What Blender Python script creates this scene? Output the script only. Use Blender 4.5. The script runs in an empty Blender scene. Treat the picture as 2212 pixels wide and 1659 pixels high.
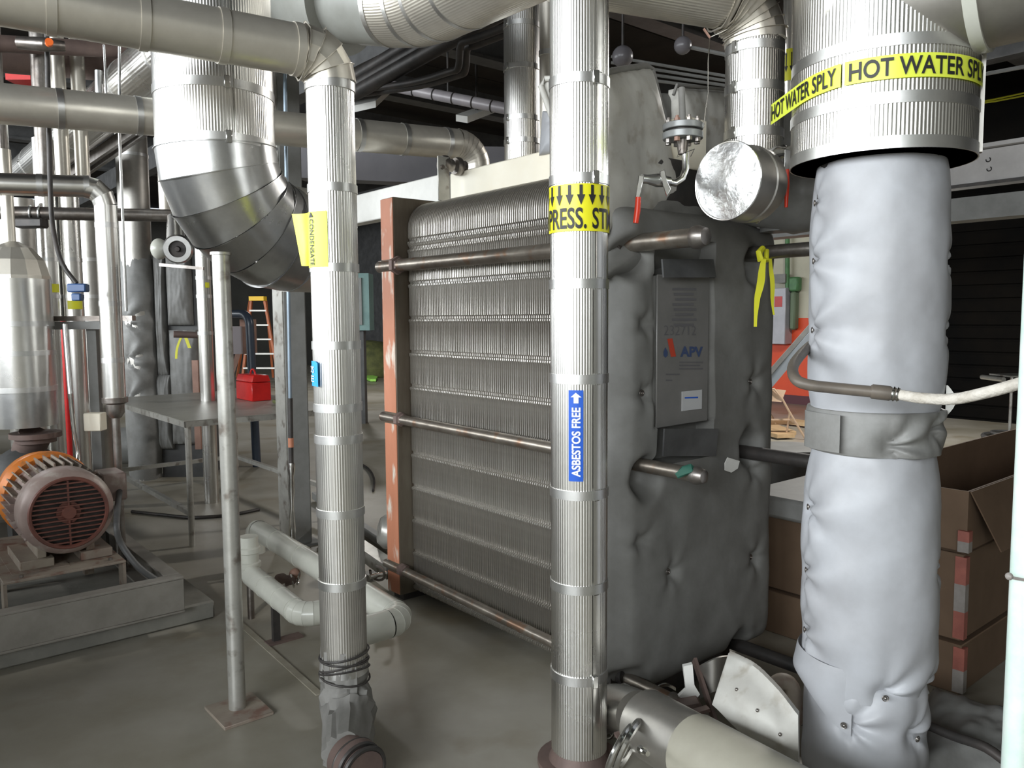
import bpy, bmesh, math, random
from mathutils import Vector, Matrix, noise
random.seed(7)
PI = math.pi
C = bpy.context.scene.collection
SC = bpy.context.scene
# ---------------------------------------------------------------- camera
F, CX, CY, H = 1720.4, 1106.0, 829.5, 1.6
PITCH = math.radians(4.75)
ROLL = 0.007
fw = Vector((0, math.cos(PITCH), -math.sin(PITCH)))
up0 = Vector((0, math.sin(PITCH), math.cos(PITCH)))
r0 = Vector((1, 0, 0))
R = (r0 - ROLL*up0).normalized()
U = (up0 + ROLL*r0).normalized()
cam_data = bpy.data.cameras.new('camera')
cam_data.lens = 28.0; cam_data.sensor_width = 36.0; cam_data.clip_start = 0.02; cam_data.clip_end = 200
cam = bpy.data.objects.new('camera', cam_data); C.objects.link(cam)
m = Matrix((R, U, -fw)).transposed().to_4x4(); m.translation = Vector((0, 0, H))
cam.matrix_world = m
SC.camera = cam
# ---------------------------------------------------------------- world, exposure
SC.view_settings.view_transform = 'Standard'
SC.view_settings.look = 'None'
SC.view_settings.exposure = 0.0
SC.view_settings.gamma = 1.0
SC.view_settings.use_curve_mapping = False
W = bpy.data.worlds.new('world'); SC.world = W; W.use_nodes = True
bg = W.node_tree.nodes['Background']
bg.inputs[0].default_value = (0.86, 0.93, 1.0, 1); bg.inputs[1].default_value = 1.2
SC.cycles.max_bounces = 6; SC.cycles.diffuse_bounces = 3; SC.cycles.glossy_bounces = 4
SC.cycles.sample_clamp_indirect = 8.0
# room axes: e runs right and away, d runs left and away
EV = Vector((0.768, 0.640, 0)).normalized(); DV = Vector((-0.640, 0.768, 0)).normalized()
def E(a, b, z): return EV*a + DV*b + Vector((0, 0, z))
def area(name, loc, direction, sx, sy, power, col):
    l = bpy.data.lights.new(name, 'AREA'); l.shape = 'RECTANGLE'; l.size = sx; l.size_y = sy
    l.energy = power; l.color = col
    o = bpy.data.objects.new(name, l); C.objects.link(o); o.location = loc
    o.rotation_euler = Vector(direction).to_track_quat('-Z', 'Y').to_euler()
    return o
EL, ER, DB, DF, ZC = -7.0, 13.2, -7.0, 26.0, 5.0
WIN = [(-6.4+4.3*i, -6.4+4.3*i+3.9) for i in range(7)]
WZ0, WZ1 = 2.2, 4.75
for i, (a, b) in enumerate(WIN):
    area('window_daylight', E(EL-0.02, (a+b)/2, (WZ0+WZ1)/2), EV, b-a-0.1, WZ1-WZ0-0.1, 490 if i < 4 else 350, (0.92, 0.97, 1.0))
# ---------------------------------------------------------------- maths on the picture
def ray(px, py): return R*((px-CX)/F) + U*((CY-py)/F) + fw
CAM = Vector((0, 0, H))
def P(px, py, D):
    v = ray(px, py); return CAM + v*(D/v.y)
def G(px, py, z=0.0):
    v = ray(px, py); return CAM + v*((z-H)/v.z)
def proj(p):
    v = Vector(p)-CAM; k = v.dot(fw)
    return (CX + F*v.dot(R)/k, CY - F*v.dot(U)/k)
def on_plane(px, py, p0, n):
    v = ray(px, py); return CAM + v*((Vector(p0)-CAM).dot(n)/v.dot(n))
def zat(x, y, py):
    a, b = -1.0, 6.0
    for _ in range(40):
        c = (a+b)/2
        if proj((x, y, c))[1] > py: a = c
        else: b = c
    return (a+b)/2
# ---------------------------------------------------------------- materials
MATS = {}
def M(name, c1, c2=None, rough=0.5, metal=0.0, scale=6.0, bump=0.0, bscale=30.0, rvar=0.0, stretch=None, thr=(0.35, 0.65), c3=None, coat=0.0, fine=0.0):
    if name in MATS: return MATS[name]
    mt = bpy.data.materials.new(name); mt.use_nodes = True
    nt = mt.node_tree; N = nt.nodes; Lk = nt.links
    b = N['Principled BSDF']
    b.inputs['Base Color'].default_value = (*c1, 1); b.inputs['Roughness'].default_value = rough
    b.inputs['Metallic'].default_value = metal
    if coat: b.inputs['Coat Weight'].default_value = coat
    tc = N.new('ShaderNodeTexCoord'); vec = tc.outputs['Object']
    if stretch:
        mp = N.new('ShaderNodeMapping'); mp.inputs['Scale'].default_value = stretch
        Lk.new(vec, mp.inputs[0]); vec = mp.outputs[0]
    if c2:
        n = N.new('ShaderNodeTexNoise'); n.inputs['Scale'].default_value = scale; n.inputs['Detail'].default_value = 6
        n.inputs['Roughness'].default_value = 0.65
        Lk.new(vec, n.inputs['Vector'])
        cr = N.new('ShaderNodeValToRGB'); Lk.new(n.outputs['Fac'], cr.inputs[0])
        cr.color_ramp.elements[0].position = thr[0]; cr.color_ramp.elements[0].color = (*c1, 1)
        cr.color_ramp.elements[1].position = thr[1]; cr.color_ramp.elements[1].color = (*c2, 1)
        out = cr.outputs[0]
        if c3:
            n3 = N.new('ShaderNodeTexNoise'); n3.inputs['Scale'].default_value = scale*2.7; n3.inputs['Detail'].default_value = 8
            Lk.new(vec, n3.inputs['Vector'])
            r3 = N.new('ShaderNodeValToRGB'); r3.color_ramp.elements[0].position = 0.55; r3.color_ramp.elements[1].position = 0.68
            Lk.new(n3.outputs['Fac'], r3.inputs[0])
            mx = N.new('ShaderNodeMix'); mx.data_type = 'RGBA'
            Lk.new(r3.outputs[0], mx.inputs[0]); Lk.new(out, mx.inputs[6]); mx.inputs[7].default_value = (*c3, 1)
            out = mx.outputs[2]
        Lk.new(out, b.inputs['Base Color'])
        if rvar:
            mr = N.new('ShaderNodeMapRange'); mr.inputs[3].default_value = max(rough-rvar, 0.03); mr.inputs[4].default_value = rough+rvar
            Lk.new(n.outputs['Fac'], mr.inputs[0]); Lk.new(mr.outputs[0], b.inputs['Roughness'])
    if bump:
        nb = N.new('ShaderNodeTexNoise'); nb.inputs['Scale'].default_value = bscale; nb.inputs['Detail'].default_value = 4
        Lk.new(vec, nb.inputs['Vector'])
        bp = N.new('ShaderNodeBump'); bp.inputs['Strength'].default_value = bump; bp.inputs['Distance'].default_value = 0.02
        Lk.new(nb.outputs['Fac'], bp.inputs['Height']); Lk.new(bp.outputs[0], b.inputs['Normal'])
    MATS[name] = mt
    return mt
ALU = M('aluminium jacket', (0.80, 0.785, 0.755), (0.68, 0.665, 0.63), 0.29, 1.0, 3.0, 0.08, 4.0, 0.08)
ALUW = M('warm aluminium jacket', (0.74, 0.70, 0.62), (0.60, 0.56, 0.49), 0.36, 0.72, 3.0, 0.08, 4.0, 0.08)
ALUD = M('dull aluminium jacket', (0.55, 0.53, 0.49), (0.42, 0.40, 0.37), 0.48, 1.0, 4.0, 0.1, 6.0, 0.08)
BAND = M('aluminium strap', (0.72, 0.71, 0.70), (0.6, 0.6, 0.58), 0.38, 1.0, 8.0)
GALV = M('galvanised sheet', (0.62, 0.62, 0.61), (0.42, 0.42, 0.42), 0.30, 1.0, 6.0, 0.12, 5.0, 0.1, thr=(0.3, 0.7))
PVC = M('pale pvc jacket', (0.62, 0.62, 0.55), (0.52, 0.52, 0.46), 0.32, 0.0, 3.0, coat=0.2)
PVCG = M('grey pvc jacket', (0.42, 0.43, 0.40), (0.33, 0.33, 0.30), 0.45, 0.0, 3.0)
PLATE = M('stainless plate edge', (0.80, 0.78, 0.745), (0.52, 0.49, 0.45), 0.38, 1.0, 2.2, 0.0, 5, 0.1)
STEEL = M('dull steel', (0.34, 0.32, 0.30), (0.20, 0.17, 0.15), 0.38, 0.9, 8.0, 0.1, 20)
RODM = M('greasy steel rod', (0.40, 0.36, 0.31), (0.22, 0.19, 0.16), 0.36, 0.85, 5.0, 0.1, 14, c3=(0.30, 0.19, 0.13))
CHROME = M('bright steel', (0.72, 0.71, 0.69), (0.5, 0.5, 0.48), 0.2, 1.0, 10)
DARK = M('black iron', (0.035, 0.034, 0.033), (0.07, 0.06, 0.055), 0.5, 0.3, 7.0, 0.1, 20)
DARKP = M('dark grey paint', (0.10, 0.10, 0.10), (0.06, 0.06, 0.06), 0.5, 0.0, 5.0)
PAINT = M('worn grey white paint', (0.58, 0.57, 0.53), (0.42, 0.41, 0.375), 0.34, 0.55, 5.0, 0.05, 20, c3=(0.25, 0.22, 0.19))
GREY = M('grey paint', (0.26, 0.26, 0.25), (0.20, 0.20, 0.19), 0.5, 0.0, 5.0, 0.05, 20)
CREAM = M('cream enamel', (0.88, 0.83, 0.70), (0.84, 0.77, 0.62), 0.35, 0.0, 3.0)
WHITE = M('white enamel', (0.80, 0.79, 0.75), (0.68, 0.67, 0.63), 0.4, 0.0, 4.0)
OR1 = M('peeling orange paint', (0.50, 0.20, 0.115), (0.42, 0.165, 0.09), 0.5, 0.0, 6.0, 0.1, 25, c3=(0.62, 0.58, 0.50), stretch=(1, 1, 0.35))
BRN = M('brown stained frame', (0.095, 0.072, 0.050), (0.17, 0.145, 0.11), 0.45, 0.3, 5.0, 0.06, 20, stretch=(1, 1, 0.2), c3=(0.10, 0.075, 0.05))
FAB = M('pale grey blanket cloth', (0.44, 0.45, 0.475), (0.36, 0.36, 0.375), 0.42, 0.0, 3.0, 0.06, 14.0)
FAB2 = M('grey blanket cloth', (0.20, 0.197, 0.185), (0.14, 0.136, 0.125), 0.6, 0.0, 3.5, 0.1, 14.0)
FAB3 = M('dirty grey blanket cloth', (0.25, 0.25, 0.24), (0.17, 0.165, 0.155), 0.5, 0.0, 5.0, 0.15, 10.0)
FABL = M('off white blanket cloth', (0.56, 0.55, 0.51), (0.46, 0.44, 0.40), 0.6, 0.0, 4.5, 0.1, 12.0, c3=(0.38, 0.35, 0.30))
DUST = M('dusty grey cloth', (0.27, 0.26, 0.245), (0.18, 0.175, 0.16), 0.7, 0.0, 4.0, 0.2, 8.0)
YEL = M('yellow label', (0.85, 0.80, 0.02), None, 0.35)
YELG = M('fluorescent yellow label', (0.80, 0.92, 0.10), None, 0.45)
YELR = M('yellow ribbon', (0.72, 0.70, 0.03), None, 0.5)
BLK = M('black lettering', (0.015, 0.015, 0.015), None, 0.5)
BLUE = M('blue label', (0.012, 0.10, 0.55), None, 0.35)
CYAN = M('bright blue label', (0.02, 0.36, 0.85), None, 0.4)
WHT = M('white lettering', (0.85, 0.87, 0.9), None, 0.5)
RED = M('red grip', (0.72, 0.04, 0.01), None, 0.35)
REDP = M('red paint', (0.60, 0.015, 0.012), (0.42, 0.01, 0.01), 0.35, 0.0, 5.0)
MOTOR = M('faded motor casing', (0.34, 0.26, 0.23), (0.26, 0.19, 0.17), 0.45, 0.1, 5.0, 0.05, 30, c3=(0.42, 0.36, 0.32))
MRED = M('red brown grille', (0.20, 0.07, 0.05), (0.12, 0.05, 0.04), 0.5, 0.1, 8.0)
MOR = M('orange motor housing', (0.80, 0.26, 0.04), (0.65, 0.18, 0.03), 0.4, 0.1, 6.0, c3=(0.40, 0.16, 0.05))
BEIGE = M('dusty beige paint', (0.36, 0.31, 0.25), (0.27, 0.22, 0.18), 0.6, 0.0, 5.0, 0.05, 20, c3=(0.22, 0.13, 0.10))
CONC = M('concrete pad', (0.26, 0.25, 0.22), (0.18, 0.175, 0.155), 0.75, 0.0, 3.0, 0.15, 20)
CARD = M('brown cardboard', (0.145, 0.092, 0.056), (0.105, 0.065, 0.038), 0.8, 0.0, 2.0, 0.05, 6.0)
CARDD = M('dark cardboard inside', (0.12, 0.07, 0.035), (0.08, 0.045, 0.02), 0.85, 0.0, 3.0)
TAPEW = M('pale tape', (0.30, 0.27, 0.25), (0.22, 0.20, 0.18), 0.5, 0.0, 14)
TAPER = M('pink red tape', (0.36, 0.12, 0.09), (0.26, 0.085, 0.065), 0.5, 0.0, 14)
RUST = M('rusty pipe', (0.20, 0.14, 0.12), (0.14, 0.10, 0.09), 0.6, 0.3, 5.0, 0.1, 20)
COPPER = M('salmon painted pipe', (0.42, 0.25, 0.19), (0.30, 0.17, 0.13), 0.5, 0.1, 4.0)
NAVY = M('dark navy plastic', (0.03, 0.045, 0.07), (0.05, 0.06, 0.08), 0.35, 0.0, 4.0)
BLUEP = M('blue connector', (0.04, 0.09, 0.22), None, 0.4)
TAN = M('tan folding chair paint', (0.62, 0.45, 0.32), (0.55, 0.39, 0.27), 0.4, 0.1, 6)
WOOD = M('pale pine board', (0.60, 0.42, 0.24), (0.50, 0.34, 0.18), 0.6, 0.0, 4.0, stretch=(1, 6, 1))
GREEN = M('green paint', (0.10, 0.26, 0.10), (0.07, 0.18, 0.08), 0.5, 0, 9)
TEAL = M('pale teal paint', (0.20, 0.33, 0.31), (0.15, 0.26, 0.25), 0.5, 0, 5)
MINT = M('mint white painted pipe', (0.58, 0.74, 0.66), (0.72, 0.78, 0.74), 0.4, 0, 12, 0.05, 30)
OLIVE = M('olive tarpaulin', (0.14, 0.15, 0.05), (0.07, 0.08, 0.03), 0.8, 0, 5, 0.4, 6)
LIME = M('lime cloth', (0.35, 0.75, 0.12), None, 0.7)
HOSE = M('white woven hose', (0.62, 0.58, 0.52), (0.46, 0.42, 0.36), 0.7, 0.0, 25, 0.3, 90)
RUB = M('brown grey pipe', (0.15, 0.125, 0.10), (0.10, 0.085, 0.07), 0.5, 0.1, 6, 0.05, 20)
FIBR = M('orange brown ladder rail', (0.42, 0.12, 0.04), (0.34, 0.10, 0.04), 0.5)
LYEL = M('yellow ladder cap', (0.80, 0.50, 0.02), None, 0.5)
WGRN = M('pale wall paint', (0.62, 0.61, 0.54), (0.52, 0.51, 0.45), 0.7, 0, 1.5)
# ---------------------------------------------------------------- meshes
class MB:
    def __init__(s): s.v = []; s.f = []
    def add(s, vs, fs):
        k = len(s.v); s.v += [Vector(v) for v in vs]; s.f += [tuple(i+k for i in f) for f in fs]; return s
    def hexa(s, p):   # 8 points: bottom 4 ccw, top 4
        return s.add(p, [(3, 2, 1, 0), (4, 5, 6, 7), (0, 1, 5, 4), (1, 2, 6, 5), (2, 3, 7, 6), (3, 0, 4, 7)])
    def fbox(s, fr, a0, a1, b0, b1, z0, z1):
        return s.hexa([fr(a0, b0, z0), fr(a1, b0, z0), fr(a1, b1, z0), fr(a0, b1, z0), fr(a0, b0, z1), fr(a1, b0, z1), fr(a1, b1, z1), fr(a0, b1, z1)])
    def obox(s, c, x, y, z, sx, sy, sz):   # centre, axes, full sizes
        c = Vector(c); x = Vector(x).normalized()*sx/2; y = Vector(y).normalized()*sy/2; z = Vector(z).normalized()*sz/2
        return s.hexa([c-x-y-z, c+x-y-z, c+x+y-z, c-x+y-z, c-x-y+z, c+x-y+z, c+x+y+z, c-x+y+z])
    def bar(s, a, b, w, h, side=None):
        a = Vector(a); b = Vector(b); t = (b-a)
        sd = Vector(side) if side else t.cross(Vector((0, 0, 1)))
        if sd.length < 1e-5: sd = Vector((1, 0, 0))
        sd = (sd - t.normalized()*sd.dot(t.normalized())).normalized(); uu = t.cross(sd).normalized()
        return s.obox((a+b)/2, t, sd, uu, t.length, w, h)
    def tube(s, pts, rad, n=20, cap=True, prof=None, ref=None):
        pts = [Vector(p) for p in pts]; m_ = len(pts)
        if not isinstance(rad, (list, tuple)): rad = [rad]*m_
        ts = []
        for i in range(m_):
            a = pts[max(i-1, 0)]; b = pts[min(i+1, m_-1)]; t = (b-a)
            ts.append(t.normalized() if t.length > 1e-9 else Vector((0, 0, 1)))
        nrm = Vector(ref) if ref else (Vector((0, 0, 1)) if abs(ts[0].z) < 0.9 else Vector((0, -1, 0)))
        nrm = (nrm - ts[0]*nrm.dot(ts[0])).normalized(); vs = []
        for i in range(m_):
            nrm = (nrm - ts[i]*nrm.dot(ts[i])).normalized(); bi = ts[i].cross(nrm)
            for j in range(n):
                a = 2*PI*j/n; rr = rad[i] + (prof(a, i, j) if prof else 0)
                vs.append(pts[i] + nrm*math.cos(a)*rr + bi*math.sin(a)*rr)
        fs = [(i*n+j, i*n+(j+1) % n, (i+1)*n+(j+1) % n, (i+1)*n+j) for i in range(m_-1) for j in range(n)]
        if cap: fs += [tuple(range(n-1, -1, -1)), tuple((m_-1)*n+j for j in range(n))]
        return s.add(vs, fs)
    def lathe(s, o, ax, prof, n=24, cap=True):   # prof: (h, r)
        ax = Vector(ax).normalized(); nrm = Vector((0, 0, 1)) if abs(ax.z) < 0.9 else Vector((0, -1, 0))
        nrm = (nrm-ax*nrm.dot(ax)).normalized(); bi = ax.cross(nrm); o = Vector(o); vs = []
        for h, r in prof:
            for j in range(n):
                a = 2*PI*j/n; vs.append(o+ax*h+(nrm*math.cos(a)+bi*math.sin(a))*max(r, 1e-4))
        m_ = len(prof)
        fs = [(i*n+j, i*n+(j+1) % n, (i+1)*n+(j+1) % n, (i+1)*n+j) for i in range(m_-1) for j in range(n)]
        if cap: fs += [tuple(range(n-1, -1, -1)), tuple((m_-1)*n+j for j in range(n))]
        return s.add(vs, fs)
    def torus(s, c, ax, RR, r, n=28, k=8, a0=0, a1=2*PI, ref=None):
        ax = Vector(ax).normalized(); nrm = Vector(ref) if ref else (Vector((0, 0, 1)) if abs(ax.z) < 0.9 else Vector((0, -1, 0)))
        nrm = (nrm-ax*nrm.dot(ax)).normalized(); bi = ax.cross(nrm); c = Vector(c)
        full = abs(a1-a0-2*PI) < 1e-6; m_ = n if full else n+1; vs = []
        for i in range(m_):
            a = a0+(a1-a0)*i/n; d = nrm*math.cos(a)+bi*math.sin(a)
            for j in range(k):
                b = 2*PI*j/k; vs.append(c+d*(RR+r*math.cos(b))+ax*r*math.sin(b))
        fs = []
        for i in range(n):
            i2 = (i+1) % m_ if full else i+1
            for j in range(k): fs.append((i*k+j, i*k+(j+1) % k, i2*k+(j+1) % k, i2*k+j))
        return s.add(vs, fs)
    def grid(s, fn, nu, nv):
        vs = [fn(i/nu, j/nv) for j in range(nv+1) for i in range(nu+1)]
        w = nu+1
        return s.add(vs, [(j*w+i, j*w+i+1, (j+1)*w+i+1, (j+1)*w+i) for j in range(nv) for i in range(nu)])
    def slab(s, fn, nu, nv, off):   # grid with thickness: off(u,v)->vector to the back face
        w = nu+1; A = [Vector(fn(i/nu, j/nv)) for j in range(nv+1) for i in range(nu+1)]
        Bk = [A[j*w+i]+Vector(off(i/nu, j/nv)) for j in range(nv+1) for i in range(nu+1)]; k = len(A)
        fs = []
        for j in range(nv):
            for i in range(nu):
                q = (j*w+i, j*w+i+1, (j+1)*w+i+1, (j+1)*w+i); fs.append(q); fs.append(tuple(x+k for x in reversed(q)))
        for i in range(nu):
            fs.append((i+1, i, i+k, i+1+k)); t = nv*w+i; fs.append((t, t+1, t+1+k, t+k))
        for j in range(nv):
            a, b = j*w, (j+1)*w; fs.append((a, b, b+k, a+k)); a, b = j*w+nu, (j+1)*w+nu; fs.append((b, a, a+k, b+k))
        return s.add(A+Bk, fs)
    def prism(s, pts, off):
        n = len(pts); pts = [Vector(p) for p in pts]; off = Vector(off)
        return s.add(pts+[p+off for p in pts], [tuple(range(n)), tuple(range(2*n-1, n-1, -1))]+[((i+1) % n, i, i+n, (i+1) % n+n) for i in range(n)])
    def ball(s, c, r, n=12, k=8, sc=(1, 1, 1)):
        c = Vector(c); vs = [c+Vector((0, 0, r*sc[2]))]
        for i in range(1, k):
            a = PI*i/k
            for j in range(n):
                b = 2*PI*j/n; vs.append(c+Vector((r*sc[0]*math.sin(a)*math.cos(b), r*sc[1]*math.sin(a)*math.sin(b), r*sc[2]*math.cos(a))))
        vs.append(c-Vector((0, 0, r*sc[2]))); L_ = len(vs)-1
        fs = [(0, 1+j, 1+(j+1) % n) for j in range(n)]
        fs += [(1+i*n+j, 1+(i+1)*n+j, 1+(i+1)*n+(j+1) % n, 1+i*n+(j+1) % n) for i in range(k-2) for j in range(n)]
        fs += [(L_, 1+(k-2)*n+(j+1) % n, 1+(k-2)*n+j) for j in range(n)]
        return s.add(vs, fs)
def mesh_obj(name, mb, mat, loc=Vector((0, 0, 0)), bevel=0.0, sharp=38, fix=True):
    me = bpy.data.meshes.new(name); loc = Vector(loc)
    me.from_pydata([v-loc for v in mb.v], [], mb.f)
    if bevel or fix:
        bm = bmesh.new(); bm.from_mesh(me)
        if fix: bmesh.ops.recalc_face_normals(bm, faces=bm.faces)
        if bevel: bmesh.ops.bevel(bm, geom=[e for e in bm.edges if e.is_manifold and e.calc_face_angle(0) > 0.6], offset=bevel, segments=1, affect='EDGES', clamp_overlap=True)
        bm.to_mesh(me); bm.free()
    me.shade_smooth(); me.set_sharp_from_angle(angle=math.radians(sharp))
    me.materials.append(mat)
    o = bpy.data.objects.new(name, me); C.objects.link(o)
    return o
def thing(name, label, cat, loc, group=None):
    o = bpy.data.objects.new(name, None); C.objects.link(o); o.location = Vector(loc); o.empty_display_size = 0.1
    o['label'] = label; o['category'] = cat; o['base'] = list(Vector(loc))
    if group: o['group'] = group
    return o
def base_of(p): return Vector(p['base']) if 'base' in p else Vector((0, 0, 0))
def part(parent, name, mb, mat, label=None, **k):
    root = parent
    while root.parent: root = root.parent
    o = mesh_obj(name, mb, mat, loc=base_of(root), **k); o.parent = parent
    if label: o['label'] = label
    return o
def solo(name, label, cat, mb, mat, group=None, **k):
    b = mb.v; loc = Vector((sum(v.x for v in b)/len(b), sum(v.y for v in b)/len(b), min(v.z for v in b)))
    o = mesh_obj(name, mb, mat, loc=loc, **k); o.location = loc; o['label'] = label; o['category'] = cat; o['base'] = list(loc)
    if group: o['group'] = group
    return o
def struct(name, mb, mat, parent=None, **k):
    o = mesh_obj(name, mb, mat, **k)
    if parent: o.parent = parent
    else: o['kind'] = 'structure'
    return o
# ---------------------------------------------------------------- lettering
_tx = {}
def text2d(s, bold=0.0, space=1.0):
    key = (s, bold, space)
    if key in _tx: return _tx[key]
    cu = bpy.data.curves.new('letters', 'FONT'); cu.body = s; cu.size = 1.0; cu.offset = bold; cu.resolution_u = 4; cu.space_character = space
    ob = bpy.data.objects.new('letters', cu); C.objects.link(ob)
    bpy.context.view_layer.update()
    me = bpy.data.meshes.new_from_object(ob.evaluated_get(bpy.context.evaluated_depsgraph_get()))
    bm = bmesh.new(); bm.from_mesh(me)
    bmesh.ops.remove_doubles(bm, verts=bm.verts, dist=1e-5)
    bmesh.ops.triangulate(bm, faces=bm.faces)
    bmesh.ops.subdivide_edges(bm, edges=[e for e in bm.edges if e.calc_length() > 0.2], cuts=2)
    bmesh.ops.triangulate(bm, faces=bm.faces)
    vs = [(v.co.x, v.co.y) for v in bm.verts]; fs = [tuple(v.index for v in f.verts) for f in bm.faces]
    bm.free(); bpy.data.objects.remove(ob); bpy.data.curves.remove(cu); bpy.data.meshes.remove(me)
    x0 = min(v[0] for v in vs); x1 = max(v[0] for v in vs); y0 = min(v[1] for v in vs); y1 = max(v[1] for v in vs)
    vs = [((x-x0)/(x1-x0), (y-y0)/(y1-y0)) for x, y in vs]
    _tx[key] = (vs, fs); return vs, fs
def text_mb(s, fn, bold=0.0, mb=None, space=1.0):   # fn(u,v) in 0..1 -> point
    vs, fs = text2d(s, bold, space); mb = mb or MB(); return mb.add([fn(u, v) for u, v in vs], fs)
# ---------------------------------------------------------------- pipes
def fillet(pts, rb, k=8):
    """straight runs and elbows of a polyline"""
    pts = [Vector(p) for p in pts]; out = []; a = pts[0]
    if not isinstance(rb, (list, tuple)): rb = [rb]*len(pts)
    for i in range(1, len(pts)-1):
        u = (pts[i]-pts[i-1]).normalized(); w = (pts[i+1]-pts[i]).normalized()
        ang = u.angle(w); t = rb[i]*math.tan(ang/2)
        s0 = pts[i]-u*t; s1 = pts[i]+w*t
        out.append(('run', [a, s0]))
        nn = (w-u*w.dot(u)).normalized(); c = s0+nn*rb[i]
        arc = [c + (-nn*math.cos(ang*j/k)+u*math.sin(ang*j/k))*rb[i] for j in range(k+1)]
        out.append(('elbow', arc)); a = s1
    out.append(('run', [a, pts[-1]])); return out
def flute(r, nf, amp):
    amp = amp*0.45
    return lambda a, i, j: amp*(1 if j % 4 in (0,) else (-1 if j % 4 == 2 else 0.0))
def jacket(parent, a, b, r, nf=0, amp=0.002, mat=ALU, name='jacket', label=None, n=32, ref=None):
    a = Vector(a); b = Vector(b); mb = MB()
    if nf: mb.tube([a, b], r, n=nf*4, prof=flute(r, nf, amp), ref=ref, cap=True)
    else: mb.tube([a, b], r, n=n, ref=ref)
    return part(parent, name, mb, mat, label, sharp=60)
def band(parent, c, ax, r, w=0.03, mat=None, buckle=None, th=0.004, name='band'):
    ax = Vector(ax).normalized(); c = Vector(c)
    mb = MB().lathe(c-ax*w/2, ax, [(0, r-0.01), (0, r+th), (w, r+th), (w, r-0.01)], n=40)
    o = part(parent, name, mb, mat or BAND)
    if buckle is not None:
        d = Vector(buckle); d = (d-ax*d.dot(ax)).normalized(); sd = ax.cross(d)
        part(o, 'buckle', MB().obox(c+d*(r+th+0.003), ax, sd, d, w*1.35, 0.022, 0.01), CHROME, bevel=0.002)
    return o
def elbow(parent, arc, r, gores=5, mat=ALU, seam=0.003, n=32, rough=0.0, seed=0, sep=True):
    m_ = len(arc)-1; root = None
    def at(t):
        x = t*m_; i = min(int(x), m_-1); return arc[i].lerp(arc[i+1], x-i)
    pr = None
    if rough: pr = lambda a, i, j: rough*noise.noise(Vector((math.cos(a)*2+seed, math.sin(a)*2, i*0.9)))
    if not sep:
        return part(parent, 'elbow', MB().tube(arc, r, n=n, prof=pr), mat)
    for g in range(gores):
        p0, p1 = at(g/gores), at((g+1)/gores)
        t0 = (at(min(g/gores+0.02, 1))-at(max(g/gores-0.02, 0))).normalized(); t1 = (at(min((g+1)/gores+0.02, 1))-at(max((g+1)/gores-0.02, 0))).normalized()
        mb = MB(); cen = (p0+p1)/2; d = (p1-p0).normalized()
        nrm = Vector((0, 0, 1)) if abs(d.z) < 0.9 else Vector((0, -1, 0)); nrm = (nrm-d*nrm.dot(d)).normalized(); bi = d.cross(nrm)
        vs = []
        for (p, t, rr) in ((p0, t0, r+seam), (p0, t0, r+seam), (p1, t1, r), (p1, t1, r)):
            for j in range(n):
                a = 2*PI*j/n; q = nrm*math.cos(a)+bi*math.sin(a)
                x = rr + (rough*noise.noise(Vector((q.x*2.2+seed, q.y*2.2+g, q.z*2.2))) if rough else 0)
                o = p+q*x; o = o - d*((o-p).dot(t)/max(d.dot(t), 0.3)); vs.append(o)
        # seam lip: shift ring 1 slightly along
        for j in range(n):
            b0 = vs[j]; e0 = vs[3*n+j]; vs[n+j] = b0.lerp(e0, 0.03); vs[2*n+j] = b0.lerp(e0, 0.035)+(p0-b0).normalized()*seam
        fs = [(i*n+j, i*n+(j+1) % n, (i+1)*n+(j+1) % n, (i+1)*n+j) for i in range(3) for j in range(n)]
        mb.add(vs, fs); part(parent, 'gore', mb, mat, sharp=25)
    return None
def pipe(name, label, cat, pts, r, mat=ALU, rb=None, bands=(), nf=0, amp=0.002, gores=5, bmat=None, group=None, seam=0.003, bw=0.03, buckle=None, jname='jacket', th=0.004, n=28, rough=0.0, sep=True, emat=None, endcap=False):
    """bands: list of (segment number, distances along the polyline segment 0..1)"""
    pts = [Vector(p) for p in pts]; lo = min(pts, key=lambda p: p.z)
    root = thing(name, label, cat, (lo.x, lo.y, lo.z), group)
    segs = fillet(pts, rb if rb is not None else r*2.0)
    for kind, q in segs:
        if kind == 'run': jacket(root, q[0], q[1], r, nf, amp, mat, jname, n=n)
        else: elbow(root, q, r+0.001, gores, emat or mat, seam, n=n, rough=rough, sep=sep)
    for i, ts in bands:
        for t in ts:
            c = pts[i].lerp(pts[i+1], t); band(root, c, pts[i+1]-pts[i], r, bw, bmat, buckle, th)
    return root
def vx(px, py, D, z0, z1):   # vertical pipe through the picture point
    p = P(px, py, D); return Vector((p.x, p.y, z0)), Vector((p.x, p.y, z1))
class Cyl:   # angles on a vertical pipe as seen from the picture's side
    def __init__(s, x, y): s.c = Vector((x, y, 0)); s.t = Vector((-x, -y, 0)).normalized(); s.r = Vector((-s.t.y, s.t.x, 0))
    def pt(s, a, z, RR): return s.c + (s.r*math.sin(a)+s.t*math.cos(a))*RR + Vector((0, 0, z))
    def ang(s, px, py, RR):
        best = 0; bd = 1e9
        z = zat(s.c.x, s.c.y, py)
        for i in range(-90, 91):
            a = i/90*1.5; d = abs(proj(s.pt(a, z, RR))[0]-px)
            if d < bd: bd = d; best = a
        return best
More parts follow.
